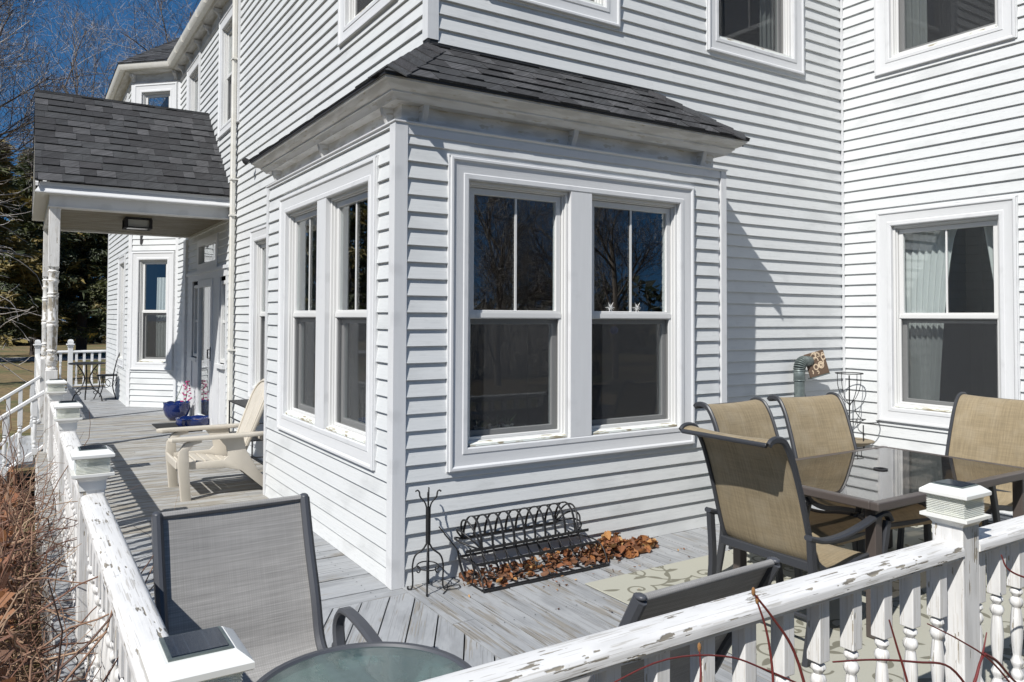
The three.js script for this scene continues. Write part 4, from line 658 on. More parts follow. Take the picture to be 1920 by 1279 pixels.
{
  const lb = 'tan sling patio chair with its back to the railing corner, nearest end of the table';
  const c = thing('sling_dining_chair', lb, 'chair', [1.555, 0, 1.69], Math.PI / 2, 'tan sling chairs round the glass table');
  const path = [[-0.545, 1.058], [-0.53, 1.072], [-0.49, 1.08], [-0.44, 1.066], [-0.39, 0.998], [-0.335, 0.86], [-0.29, 0.72], [-0.25, 0.58], [-0.205, 0.465], [-0.12, 0.405], [0.0, 0.395], [0.14, 0.42], [0.26, 0.425], [0.335, 0.39], [0.365, 0.33]];
  mesh('sling', slingSheet(path, 0.545, 0.016), M.sling, c);
  for (const s of [-1, 1]) mesh('side_rail', bar(smooth(path.map(([z, y]) => V(s * 0.283, y, z)), 48), 0.022, 0.034, V(1, 0, 0), 0.007), M.charcoal, c);
  mesh('head_bar', limb(L3([[-0.27, 1.056, -0.547], [0.27, 1.056, -0.547]]), 0.012, 8), M.charcoal, c);
  for (const [y, z, a, b2] of [[0.44, -0.225, 0.03, 0.045], [0.35, 0.345, 0.02, 0.03], [0.2, -0.25, 0.02, 0.02]]) mesh('crossbar', bar(L3([[-0.29, y, z], [0.29, y, z]]), a, b2, V(0, 0, 1), 0.004), M.charcoal, c);
  for (const s of [-1, 1]) {
    const x = s * 0.318;
    mesh('rear_leg', bar(smooth(L3([[x, 0.0, -0.33], [x, 0.3, -0.275], [x, 0.6, -0.29]]), 8), 0.03, 0.045, V(1, 0, 0), 0.006), M.charcoal, c);
    mesh('front_leg', bar(smooth(L3([[x, 0.0, 0.3], [x, 0.3, 0.27], [x, 0.6, 0.335]]), 8), 0.03, 0.045, V(1, 0, 0), 0.006), M.charcoal, c);
    mesh('armrest', bar(smooth(L3([[x, 0.605, -0.31], [x, 0.575, -0.2], [x, 0.575, -0.05], [x, 0.605, 0.12], [x, 0.64, 0.26], [x, 0.638, 0.33], [x, 0.6, 0.36]]), 22), 0.045, 0.026, V(1, 0, 0), 0.008), M.charcoal, c);
    mesh('seat_bracket', bar(L3([[x * 0.86, 0.43, 0.24], [x, 0.44, 0.285]]), 0.03, 0.03, V(0, 1, 0), 0.005), M.charcoal, c);
  }
  dup(c, 'sling_dining_chair', 'tan sling patio chair between bay window and table, left one of the two', [2.16, 0, 1.215], 0.02);
  dup(c, 'sling_dining_chair', 'tan sling patio chair below the vent pipe, right one of the pair behind the table', [2.87, 0, 1.2], -0.16);
  dup(c, 'sling_dining_chair', 'tan sling patio chair in front of the curtained window, far end of the table', [3.63, 0, 1.53], -Math.PI / 2);
}
// gray sling chairs
function grayChair(label, pos, turn, top, w, lean, group, arms = true, sh = 0.4) {
  const c = thing('gray_sling_chair', label, 'chair', pos, turn, group), zt = -0.2 - lean, path = [[zt, top], [lerp(zt, -0.2, 0.35), lerp(sh + 0.02, top, 0.64)], [lerp(zt, -0.2, 0.7) + 0.01, lerp(sh + 0.02, top, 0.3)], [-0.19, sh + 0.02], [-0.12, sh - 0.025], [0.02, sh - 0.03], [0.2, sh], [0.31, sh]];
  const sl = slingSheet(path, w - 0.07, 0.014); mesh('sling', sl, M.graySling, c);
  mesh('top_pocket', limb(L3([[-w / 2 + 0.03, top, zt], [w / 2 - 0.03, top, zt]]), 0.013, 10), M.graySling, c);
  for (const s of [-1, 1]) {
    const x = s * (w / 2 - 0.018);
    mesh('side_rail', bar(smooth(path.map(([z, y]) => V(x, y, z)), 30).concat([]), 0.036, 0.052, V(1, 0, 0), 0.012), M.grayFrame, c);
    mesh('rail_cap', at(new THREE.SphereGeometry(0.02, 10, 6).scale(0.9, 0.6, 1.25), x, top + 0.006, zt), M.grayFrame, c);
    const xa = s * (w / 2 + 0.025);
    if (arms) mesh('armrest', bar(smooth(L3([[xa, 0.38, -0.08], [xa, 0.5, -0.11], [xa, 0.565, -0.06], [xa, 0.575, 0.06], [xa, 0.545, 0.25], [xa, 0.495, 0.42]]), 20), 0.045, 0.024, V(1, 0, 0), 0.008), M.grayFrame, c);
    mesh('front_leg', bar(smooth(L3([[xa, arms ? 0.5 : sh - 0.01, arms ? 0.4 : 0.32], [xa, sh * 0.7, 0.3], [xa, 0.0, 0.34]]), 8), 0.03, 0.03, V(1, 0, 0), 0.008), M.grayFrame, c);
    mesh('rear_leg', bar(smooth(L3([[xa, sh + 0.02, -0.13], [xa, sh / 2, -0.2], [xa, 0.0, -0.34]]), 8), 0.03, 0.03, V(1, 0, 0), 0.008), M.grayFrame, c);
  }
  for (const [y, z] of [[sh - 0.06, 0.29], [sh - 0.1, -0.17]]) mesh('crossbar', limb(L3([[-w / 2, y, z], [w / 2, y, z]]), 0.013, 8), M.grayFrame, c);
  return c;
}
grayChair('gray sling armchair facing the round glass table in the deck corner', [-1.225, 0, 1.68], 0.02, 0.92, 0.58, 0.19, 'gray sling chairs by the railing');
grayChair('gray sling chair backed against the front railing, only its top showing', [0.02, 0, 2.03], Math.PI + 0.03, 0.775, 0.69, 0.3, 'gray sling chairs by the railing', false, 0.25);
// round glass table
{
  const t = thing('round_side_table', 'small round glass side table with gray rim beside the corner post', 'table', [-1.18, 0, 2.5]);
  mesh('table_rim', lathe([[0.275, 0.672], [0.298, 0.672], [0.304, 0.68], [0.304, 0.694], [0.296, 0.702], [0.282, 0.702], [0.276, 0.696], [0.275, 0.672]], 56), M.grayFrame, t);
  mesh('glass_top', at(new THREE.CylinderGeometry(0.277, 0.277, 0.006, 48), 0, 0.693, 0), M.aqua, t);
  for (let k = 0; k < 4; k++) { const a = k * Math.PI / 2 + 0.6; mesh('leg', limb(smooth(L3([[Math.cos(a) * 0.27, 0.68, Math.sin(a) * 0.27], [Math.cos(a) * 0.16, 0.4, Math.sin(a) * 0.16], [Math.cos(a) * 0.26, 0.0, Math.sin(a) * 0.26]]), 10), 0.011, 8), M.grayFrame, t); }
  mesh('leg_ring', new THREE.TorusGeometry(0.165, 0.008, 6, 28).rotateX(Math.PI / 2).translate(0, 0.4, 0), M.grayFrame, t);
}
// ---------------------------------------------------------------- adirondack chair
{
  const c = thing('adirondack_chair', 'tan plastic adirondack chair on the porch beside the bay', 'chair', [-0.34, 0, -3.37], -Math.PI / 2);
  // back: tapered rounded panel, leaning
  const out = [[-0.2, 0]]; for (let k = 0; k <= 14; k++) { const a = Math.PI - k / 14 * Math.PI; out.push([Math.cos(a) * 0.255, 0.63 + Math.sin(a) * 0.2]); } out.push([0.2, 0]);
  const lean = (g) => g.rotateX(-0.37).translate(0, 0.25, -0.17);
  const back = mesh('backrest', lean(toCreasedNormals(strip(extrude(out, 0.018, 0.006)), 0.6)), M.tan, c);
  const rim = smooth(out.map(([x, y]) => V(x * 0.93, y * 0.975, 0.028)), 40); mesh('back_rim', lean(limb(rim, 0.011, 6)), M.tan, back);
  for (const x of [-0.13, -0.045, 0.045, 0.13]) mesh('back_slat', lean(RB(x - 0.038, 0.04, 0.02, x + 0.038, 0.62 + (Math.abs(x) < 0.1 ? 0.1 : 0.04), 0.031, 0.005)), M.tan, back);
  const seatP = (t) => { const z = lerp(0.40, -0.2, t), y = 0.36 - 0.03 * Math.pow(1 - t, 6) * 4 - 0.12 * t; return V(0, y, z); };
  for (let k = 0; k < 7; k++) { const p = seatP((k + 0.5) / 7), g = RB(-0.27, -0.009, -0.039, 0.27, 0.009, 0.039, 0.006); g.rotateX(k === 0 ? 0.6 : k === 1 ? 0.05 : -0.2).translate(p.x, p.y, p.z); mesh('seat_slat', g, M.tan, c); }
  mesh('seat_front', RB(-0.28, 0.27, 0.385, 0.28, 0.345, 0.41, 0.01), M.tan, c);
  for (const s of [-1, 1]) {
    const x = s * 0.335;
    const arm = [[0.0, 0.43]]; const sh = [[-0.042, 0.40], [-0.045, 0.44], [-0.025, 0.475], [0.015, 0.48], [0.045, 0.455], [0.05, 0.40], [0.042, -0.1], [0.03, -0.45], [-0.01, -0.47], [-0.035, -0.44], [-0.05, -0.1]];
    mesh('armrest', toCreasedNormals(strip(extrude(sh.map(([a, b]) => [a * (s > 0 ? 1 : -1), b]), 0.022, 0.006)), 0.6).rotateX(Math.PI / 2).translate(x, 0.557, 0), M.tan, c);
    mesh('front_leg', toCreasedNormals(strip(extrude([[0.295, 0.0], [0.365, 0.0], [0.398, 0.33], [0.388, 0.44], [0.345, 0.505], [0.25, 0.535], [0.21, 0.535], [0.21, 0.512], [0.28, 0.495], [0.322, 0.44], [0.315, 0.3]], 0.04, 0.006)), 0.5).rotateY(-Math.PI / 2).translate(x + 0.025, 0, 0), M.tan, c);
    mesh('side_panel', toCreasedNormals(strip(extrude([[0.33, 0.325], [0.33, 0.275], [0.0, 0.262], [-0.15, 0.225], [-0.4, 0.0], [-0.475, 0.0], [-0.29, 0.22], [-0.19, 0.4], [-0.16, 0.535], [0.05, 0.535], [-0.02, 0.45], [-0.035, 0.36], [0.0, 0.325]], 0.022, 0.005)), 0.5).rotateY(-Math.PI / 2).translate(x + 0.011 - s * 0.02, 0, 0), M.tan, c);
  }
  mesh('back_brace', [RB(-0.32, 0.02, -0.45, 0.32, 0.07, -0.42, 0.008), RB(-0.33, 0.48, -0.36, 0.33, 0.53, -0.33, 0.008)], M.tan, c);
}
// dark metal shelf stand behind the adirondack chair
{
  const s = thing('plant_shelf_stand', 'narrow black metal shelf stand behind the adirondack chair', 'shelf', [0.22, 0, -4.45]);
  for (const x of [-0.13, 0.13]) for (const z of [-0.38, 0.38]) mesh('leg', limb(L3([[x, 0, z], [x, 0.68, z]]), 0.009, 6), M.iron, s);
  for (const y of [0.68, 0.32]) { const sh = mesh('shelf', [B(-0.14, y - 0.006, -0.39, 0.14, y + 0.006, 0.39)], M.iron, s); }
  mesh('rail', [0.5, 0.14].map((y) => [limb(L3([[-0.13, y, -0.38], [-0.13, y, 0.38]]), 0.006, 5), limb(L3([[-0.13, y, 0.38], [0.13, y, 0.38]]), 0.006, 5)]), M.iron, s);
}
// bistro table and chair
{
  const t = thing('bistro_table', 'round black wrought iron bistro table at the far end of the porch', 'table', [-0.86, 0, -12.5]);
  mesh('tabletop', lathe([[0.001, 0.715], [0.31, 0.715], [0.32, 0.722], [0.32, 0.735], [0.31, 0.74], [0.001, 0.74]], 32), M.iron, t);
  for (let k = 0; k < 3; k++) { const a = k * 2.094 + 0.5, P = (r, y) => [Math.cos(a) * r, y, Math.sin(a) * r]; mesh('leg', [limb(smooth(L3([P(0.2, 0.71), P(0.1, 0.58), P(0.05, 0.42), P(0.14, 0.24), P(0.26, 0.12), P(0.29, 0.0)]), 16), 0.012, 6), limb(smooth(L3([P(0.12, 0.22), P(0.2, 0.26), P(0.22, 0.18), P(0.16, 0.14), P(0.12, 0.18), P(0.15, 0.2)]), 14), 0.007, 5), limb(smooth(L3([P(0.09, 0.56), P(0.16, 0.52), P(0.18, 0.6), P(0.13, 0.62)]), 10), 0.007, 5)], M.iron, t); }
  mesh('leg_ring', new THREE.TorusGeometry(0.13, 0.008, 5, 20).rotateX(Math.PI / 2).translate(0, 0.24, 0), M.iron, t);
  const c = thing('bistro_chair', 'black wrought iron bistro chair against the far bay wall', 'chair', [-0.46, 0, -13.0], -1.9);
  mesh('seat', [at(lathe([[0.001, 0.445], [0.2, 0.445], [0.21, 0.452], [0.21, 0.462], [0.2, 0.468], [0.001, 0.462]], 24), 0, 0, 0)], M.iron, c);
  const hoop = smooth(L3([[-0.19, 0.46, -0.14], [-0.21, 0.8, -0.22], [-0.12, 0.96, -0.27], [0.12, 0.96, -0.27], [0.21, 0.8, -0.22], [0.19, 0.46, -0.14]]), 24);
  mesh('back_frame', [limb(hoop, 0.011, 6), ...[-0.08, 0, 0.08].map((x) => limb(L3([[x, 0.47, -0.18], [x, 0.94, -0.26]]), 0.007, 5)), ...[-0.06, 0.06].map((x) => at(new THREE.TorusGeometry(0.055, 0.006, 5, 18), x, 0.75, -0.23))], M.iron, c);
  for (const x of [-1, 1]) for (const z of [-1, 1]) mesh('leg', limb(smooth(L3([[x * 0.15, 0.45, z * 0.14], [x * 0.13, 0.25, z * 0.12], [x * 0.2, 0, z * 0.2]]), 8), 0.011, 6), M.iron, c);
  mesh('seat_scroll', [-1, 1].map((x) => at(new THREE.TorusGeometry(0.08, 0.006, 5, 18).rotateY(Math.PI / 2), x * 0.15, 0.3, 0)), M.iron, c);
}
// pots with flowers, door mat
{
  reseed(95);
  const pot = (label, pos, R, H) => {
    const t = thing('flower_pot', label, 'flower pot', pos, 0, 'blue glazed flower pots by the door'), n = 48, prof = [[0.3, 0], [0.55, 0.02], [0.85, 0.3], [1.0, 0.65], [0.97, 0.9], [1.0, 1], [0.92, 1], [0.9, 0.9], [0.5, 0.72]], pos2 = [], idx = [];
    for (let j = 0; j < prof.length; j++) for (let i = 0; i <= n; i++) { const a = i / n * 6.2832, w = j > 3 && j < 8 ? 0.07 * Math.abs(Math.sin(a * 4)) : 0; pos2.push(Math.cos(a) * prof[j][0] * R, (prof[j][1] + w) * H, Math.sin(a) * prof[j][0] * R); }
    for (let j = 0; j < prof.length - 1; j++) for (let i = 0; i < n; i++) { const a = j * (n + 1) + i, b = a + n + 1; idx.push(a, b, a + 1, a + 1, b, b + 1); }
    mesh('bowl', geoFrom(pos2, idx), M.blueGlaze, t); mesh('soil', new THREE.CircleGeometry(R * 0.88, 24).rotateX(-Math.PI / 2).translate(0, H * 0.78, 0), M.cane[0], t); return t;
  };
  const p1 = pot('wide blue glazed pot with a pink flower spike, before the storm door', [0.16, 0, -8.8], 0.2, 0.27);
  const fl = []; for (let k = 0; k < 26; k++) { const y = rr(0.3, 0.62), a = rr(0, 6.28), r = 0.055 * (0.75 - y) / 0.4 + 0.015, g = new THREE.SphereGeometry(0.018, 6, 4).scale(1, 0.7, 1).rotateZ(rr(-1, 1)); fl.push(at(g, 0.12 + Math.cos(a) * r, y, 0.14 + Math.sin(a) * r)); }
  mesh('flower_spike', fl, M.pink, p1); mesh('flower_stem', [limb(L3([[0.1, 0.2, 0.1], [0.12, 0.4, 0.14], [0.13, 0.63, 0.14]]), 0.006, 5), limb(L3([[-0.06, 0.22, 0], [0.02, 0.42, 0.05], [0.07, 0.56, 0.05]]), 0.005, 5)], M.stem, p1);
  pot('low blue glazed pot by the mat, behind the adirondack chair arm', [0.2, 0, -7.55], 0.25, 0.17);
  tag(mesh('door_mat', RB(-0.25, 0.003, -8.4, 0.3, 0.015, -7.4, 0.004), M.mat), 'black door mat lying before the storm door', 'mat');
}
// ---------------------------------------------------------------- iron things by the bay wall
{
  const t = thing('fire_tool_stand', 'slim black wrought iron fire tool stand at the bay corner', 'tool stand', [0.165, 0, 0.135]);
  mesh('shaft', [0, 1, 2, 3].map((k) => { const a = k * Math.PI / 2 + 0.5, c = Math.cos(a), s = Math.sin(a); return limb(smooth(L3([[c * 0.008, 0.27, s * 0.008], [c * 0.009, 0.5, s * 0.009]]), 4), 0.0065, 6); }), M.iron, t);
  for (let k = 0; k < 4; k++) { const a = k * Math.PI / 2 + 0.5, P = (r, y) => [Math.cos(a) * r, y, Math.sin(a) * r]; mesh('hook', limb(smooth(L3([P(0.009, 0.49), P(0.02, 0.525), P(0.05, 0.562), P(0.055, 0.59), P(0.066, 0.6), P(0.078, 0.592)]), 16), 0.0048, 6), M.iron, t); mesh('leg', limb(smooth(L3([P(0.008, 0.28), P(0.03, 0.245), P(0.075, 0.21), P(0.092, 0.15), P(0.09, 0.06), P(0.093, 0.02), P(0.105, 0.005), P(0.12, 0.012), P(0.118, 0.026)]), 26), 0.0058, 6), M.iron, t); mesh('scroll', limb(smooth(L3([P(0.088, 0.13), P(0.06, 0.145), P(0.045, 0.125), P(0.055, 0.105), P(0.068, 0.115)]), 14), 0.004, 5), M.iron, t); }
  mesh('leg_ring', new THREE.TorusGeometry(0.066, 0.004, 5, 26).rotateX(Math.PI / 2 + 0.12).translate(0, 0.145, 0), M.iron, t);
  tag(mesh('bent_wire', limb(smooth(L3([[0.27, 0.006, 0.16], [0.36, 0.008, 0.17], [0.33, 0.008, 0.22], [0.26, 0.006, 0.21], [0.21, 0.006, 0.25]]), 26), 0.003, 5), M.iron), 'thin bent black wire lying on the boards beside the iron tool stand', 'wire');
  tag(mesh('iron_poker', limb(L3([[0.29, 0.34, 0.035], [0.42, 0.18, 0.03], [0.46, 0.02, 0.05]]), 0.004, 6), M.iron), 'thin black iron poker leaning on the siding behind the log basket', 'poker');
  // basket: half barrel of flat bars, open flat side on its frame
  const basket = (name, label, pos, rx, len, R, nRib, RY) => {
    const o = thing(name, label, 'basket', pos, 0, 'iron hay baskets by the bay wall'); o.rotation.x = rx;
    const x0 = -len / 2 + R * 0.95, x1 = len / 2 - R * 0.95, bw = 0.016, bt = 0.005;
    for (const [z, e] of [[-R, 0.12], [R, 0]]) mesh('frame_bar', bar(L3([[-len / 2 + e, 0.004, z], [len / 2 - e, 0.004, z]]), 0.018, 0.006, V(0, 1, 0), 0.001), M.iron, o);
    for (let k = 0; k < nRib; k++) { const x = lerp(x0, x1, k / (nRib - 1)), p = []; for (let j = 0; j <= 18; j++) { const a = j / 18 * Math.PI; p.push(V(x, Math.sin(a) * RY, Math.cos(a) * R)); } mesh('rib', bar(p, bw, bt, V(1, 0, 0), 0.001), M.iron, o); }
    for (const s of [-1, 1]) for (const q of [0.3, 0.62, 0.85]) { const x = s > 0 ? x1 : x0, e = q * Math.PI / 2, p = []; for (let j = 0; j <= 16; j++) { const a = j / 16 * Math.PI, sa = Math.sin(a); p.push(V(x + s * Math.sin(e) * sa * R * 0.95, Math.cos(e) * sa * RY, Math.cos(a) * R)); } mesh('rib', limb(p, 0.0062, 6), M.iron, o); }
    mesh('ridge_bar', bar(L3([[x0, RY, 0], [x1, RY, 0]]), bw, bt, V(0, 0, 1), 0.001), M.iron, o);
    return o;
  };
  basket('hay_basket', 'black iron half barrel basket tilted on top against the bay siding', [0.83, 0.228, 0.135], 0.04, 0.94, 0.118, 10, 0.175);
  const low = thing('log_rack', 'black iron rack on the deck filled with brown leaves', 'rack', [0.9, 0, 0.19]);
  for (const [y, z] of [[0.006, 0.17], [0.006, -0.02], [0.135, 0.06], [0.13, -0.155], [0.006, 0.145]]) mesh('frame_bar', bar(L3([[-0.475, y, z], [0.49, y, z]]), 0.016, 0.006, V(0, 1, 0), 0.001), M.iron, low);
  for (let k = 0; k < 12; k++) { const x = lerp(-0.47, 0.485, k / 11), p = smooth(L3([[x, 0.008, 0.17], [x, 0.008, 0.02], [x, 0.03, -0.09], [x, 0.13, -0.155], [x, 0.17, -0.155]]), 14); mesh('rib', bar(p, 0.013, 0.004, V(1, 0, 0), 0.001), M.iron, low); if (k % 11 === 0) mesh('rib', [limb(smooth(L3([[x, 0.008, 0.17], [x, 0.1, 0.12], [x, 0.135, 0.06], [x, 0.14, -0.05], [x, 0.13, -0.155]]), 14), 0.005, 5), limb(L3([[x, 0.008, 0.02], [x, 0.135, 0.06]]), 0.0045, 5)], M.iron, low); }
  for (let k = 1; k < 11; k += 1) { const x = lerp(-0.47, 0.485, k / 11); mesh('rib', limb(smooth(L3([[x, 0.135, 0.06], [x, 0.1, 0.0], [x, 0.09, -0.1], [x, 0.13, -0.155]]), 8), 0.0036, 5), M.iron, low); }
}
// dead leaves
{
  reseed(121);
  const leafG = []; for (let v = 0; v < 7; v++) { const n = 4, pos = [], idx = [], cu = rr(0.3, 1.1), cv = rr(-0.6, 0.6); for (let j = 0; j <= n; j++) for (let i = 0; i <= n; i++) { const s = i / n * 2 - 1, t = j / n * 2 - 1, lob = 0.72 + 0.28 * Math.abs(Math.sin((t + 1) * 3.2 + v)), w = Math.sqrt(Math.max(0, 1 - t * t * 0.92)) * lob; pos.push(s * w * 0.03, (s * s * cu * 0.022 + t * t * cv * 0.02 + 0.004 * Math.sin(s * 7 + t * 5 + v)), t * 0.042); } for (let j = 0; j < n; j++) for (let i = 0; i < n; i++) { const a = j * (n + 1) + i, b = a + n + 1; idx.push(a, b, a + 1, a + 1, b, b + 1); } leafG.push(geoFrom(pos, idx)); }
  const put = (parent, x, y, z, s, dk = 0) => { const m = mesh('leaf', pick(leafG), dk && rnd() < dk ? M.leaf[pick([1, 3, 3])] : pick(M.leaf), parent); m.position.set(x, y, z); m.rotation.set(rr(-0.9, 0.9), rr(0, 6.28), rr(-0.9, 0.9)); m.scale.setScalar(s); };
  const a = thing('leaf_pile', 'brown dry leaves caught inside the iron rack', 'leaves');
  for (let k = 0; k < 230; k++) { const x = rr(0.40, 1.40), z = 0.315 - Math.pow(rnd(), 0.9) * 0.28 - (x - 0.4) * 0.0, d = 1 - Math.abs(z - 0.13) / 0.2; put(a, x, 0.012 + rnd() * 0.10 * clamp(d + 0.1) * (0.5 + 0.5 * Math.sin(x * 9 + 1) * Math.sin(x * 5)), z, rr(0.35, 0.72), 0.75); }
  const b = thing('leaf_pile', 'orange brown heap of dry leaves to the right of the iron rack', 'leaves');
  for (let k = 0; k < 230; k++) { const r = Math.sqrt(rnd()) * 1, an = rr(0, 6.28), x = 1.66 + Math.cos(an) * r * 0.36, z = 0.16 + Math.sin(an) * r * 0.14 - (x - 1.63) * 0.08; put(b, x, 0.012 + rnd() * 0.15 * (1 - r * r) * (0.55 + 0.45 * Math.sin(x * 13)), z, rr(0.45, 1.1), 0.3); }
  const c = thing('leaf_litter', 'scattered bits of dead leaf on the boards around the iron rack', 'leaves', [0, 0, 0]);
  for (let k = 0; k < 60; k++) put(c, rr(0.3, 2.6), 0.008, rr(0.25, 0.6) - (rnd() < 0.3 ? 0.1 : 0) + (rnd() < 0.1 ? 0.5 : 0), rr(0.12, 0.32));
}
// ---------------------------------------------------------------- vent pipe, relief tile, wire stand and small things by the inner corner
{
  const p = thing('vent_pipe', 'galvanised vent pipe with elbow rising beside the inner wall corner', 'pipe', [4.24, 0, -0.30]);
  const el = []; for (let k = 0; k <= 8; k++) { const a = k / 8 * Math.PI / 2; el.push(V(0.075 - Math.cos(a) * 0.075, 1.17 + Math.sin(a) * 0.075, 0)); }
  mesh('pipe', [limb(L3([[0, 0, 0], [0, 1.1, 0]]), 0.048, 20), limb(L3([[0, 0.6, 0], [0, 0.602, 0]]), 0.052, 20)], M.galv, p);
  mesh('elbow', [limb(L3([[0, 1.07, 0], [0, 1.17, 0]]), 0.053, 20), ...el.slice(0, -1).map((q, k) => limb([q, el[k + 1].clone()], [0.056, 0.054], 18))], M.galv, p);
  mesh('outlet', limb(L3([[0.07, 1.245, 0], [0.15, 1.245, 0]]), 0.052, 20), M.galv, p); for (const y of [1.07, 1.16]) mesh('pipe_band', at(new THREE.TorusGeometry(0.053, 0.005, 6, 24).rotateX(Math.PI / 2), 0, y, 0), M.galv, p);
  mesh('pipe_support', bar(L3([[0.05, 0.55, 0.0], [0.05, 1.0, 0.0], [0.13, 0.75, 0.0]]), 0.02, 0.012, V(0, 0, 1), 0.002), M.galv, p);
  reseed(131);
  const cv = document.createElement('canvas'); cv.width = cv.height = 256; const c = cv.getContext('2d'); c.fillStyle = 'rgb(92,74,60)'; c.fillRect(0, 0, 256, 256); c.strokeStyle = 'rgb(196,176,150)'; c.lineCap = 'round';
  for (let k = 0; k < 16; k++) { c.lineWidth = rr(8, 16); c.beginPath(); const x = rr(20, 236), y = rr(20, 236), r = rr(14, 34); c.arc(x, y, r, rr(0, 6), rr(6.5, 10)); c.stroke(); }
  const tx = new THREE.CanvasTexture(cv); tx.colorSpace = THREE.SRGBColorSpace; const bx = new THREE.CanvasTexture(cv);
  const tile = thing('relief_tile', 'brown and cream carved tile leaning on the vent pipe outlet', 'tile', [4.455, 1.115, -0.235]); tile.rotation.set(-0.12, -0.35, 0.2);
  mesh('tile_face', new RoundedBoxGeometry(0.21, 0.225, 0.02, 2, 0.004), std({ map: tx, bumpMap: bx, bumpScale: 0.012, roughness: 0.85 }), tile).position.y = 0.11;
  mesh('tile_ledge', B(-0.1, -0.012, -0.05, 0.1, -0.002, 0.02), M.galv, tile);
  const w = thing('wire_plant_stand', 'tall thin black wire plant stand in the inner wall corner', 'plant stand', [4.86, 0, -0.2]);
  const ring = (y, r, x = 0, z = 0) => at(new THREE.TorusGeometry(r, 0.005, 5, 28).rotateX(Math.PI / 2), x, y, z);
  mesh('pole', limb(L3([[0, 0, 0], [0, 1.1, 0]]), 0.007, 6), M.iron, w); mesh('ring', ring(1.12, 0.125), M.iron, w); mesh('ring', ring(0.66, 0.14, 0.1, 0.08), M.iron, w); mesh('ring', ring(0.42, 0.13, -0.02, 0.02), M.iron, w);
  for (let k = 0; k < 4; k++) { const a = k * 1.5708 + 0.4, P = (r, y) => [Math.cos(a) * r, y, Math.sin(a) * r]; mesh('cup_wire', limb(smooth(L3([P(0.125, 1.12), P(0.12, 1.0), P(0.07, 0.88), P(0.008, 0.82)]), 12), 0.0035, 5), M.iron, w); mesh('leg', limb(smooth(L3([P(0.006, 0.4), P(0.08, 0.2), P(0.17, 0.0)]), 8), 0.006, 5), M.iron, w); }
  mesh('side_hook', [limb(smooth(L3([[0, 0.8, 0], [0.04, 0.86, 0.02], [0.06, 0.74, 0.03], [0.1, 0.66, 0.08]]), 14), 0.004, 5), limb(L3([[0.1, 0.62, 0.08], [0.1, 0.2, 0.08]]), 0.006, 5)], M.iron, w);
  const d = thing('stone_dish', 'shallow mossy stone dish on the wire plant stand', 'dish', [4.84, 0.42, -0.16]);
  mesh('dish', lathe([[0.001, 0.005], [0.1, 0.01], [0.19, 0.05], [0.2, 0.06], [0.18, 0.065], [0.09, 0.03], [0.001, 0.025]], 28), std({ color: lin(0.23, 0.19, 0.13), roughness: 0.95, bumpMap: fine, bumpScale: 0.004 }), d);
  // white tub with a green hose between the chairs
  const tub = thing('white_tub', 'white plastic tub standing behind the two tan chairs', 'tub', [3.25, 0, -0.12]);
  mesh('tub', lathe([[0.001, 0], [0.12, 0], [0.15, 0.52], [0.16, 0.53], [0.16, 0.55], [0.145, 0.55], [0.115, 0.02], [0.001, 0.02]], 24), M.plastic, tub); mesh('tub_handle', at(new THREE.TorusGeometry(0.14, 0.006, 5, 24, Math.PI).rotateY(0.6), 0, 0.53, 0), M.galv, tub);
  const coil = []; for (let k = 0; k <= 140; k++) { const a = k / 140 * 6.283 * 5; coil.push(V(Math.cos(a) * (0.15 + 0.01 * Math.sin(a * 3)), 0.24 + k / 140 * 0.16, Math.sin(a) * 0.15)); }
  const h = thing('garden_hose', 'coiled green garden hose on an iron crate beside the white tub', 'hose', [3.02, 0, 0.2]); mesh('hose', limb(coil, 0.014, 7), std({ color: lin(0.01, 0.09, 0.04), roughness: 0.4 }), h);
  mesh('crate', [B(-0.18, 0.2, -0.18, 0.18, 0.225, 0.18), ...[-1, 1].flatMap((a) => [-1, 1].map((b) => B(a * 0.17 - 0.01, 0, b * 0.17 - 0.01, a * 0.17 + 0.01, 0.2, b * 0.17 + 0.01)))], M.iron, h);
  const cov = thing('rolled_cover', 'rolled gray fabric cover with a white end on the deck under the far tan chair', 'cover', [4.05, 0.085, 1.46], 0.9);
  mesh('roll', limb(smooth(L3([[0, 0, 0.34], [0, 0.015, 0.1], [0.02, 0, -0.18], [0.02, -0.01, -0.36]]), 12), [0.06, 0.075, 0.08, 0.082, 0.08, 0.083, 0.085, 0.083, 0.08, 0.078, 0.075, 0.07, 0.06], 12), std({ color: lin(0.07, 0.085, 0.1), roughness: 0.9, bumpMap: fine, bumpScale: 0.004 }), cov); mesh('roll_end', at(new THREE.SphereGeometry(0.055, 12, 8).scale(1, 1, 0.4), 0, 0, 0.35), M.plastic, cov);
}
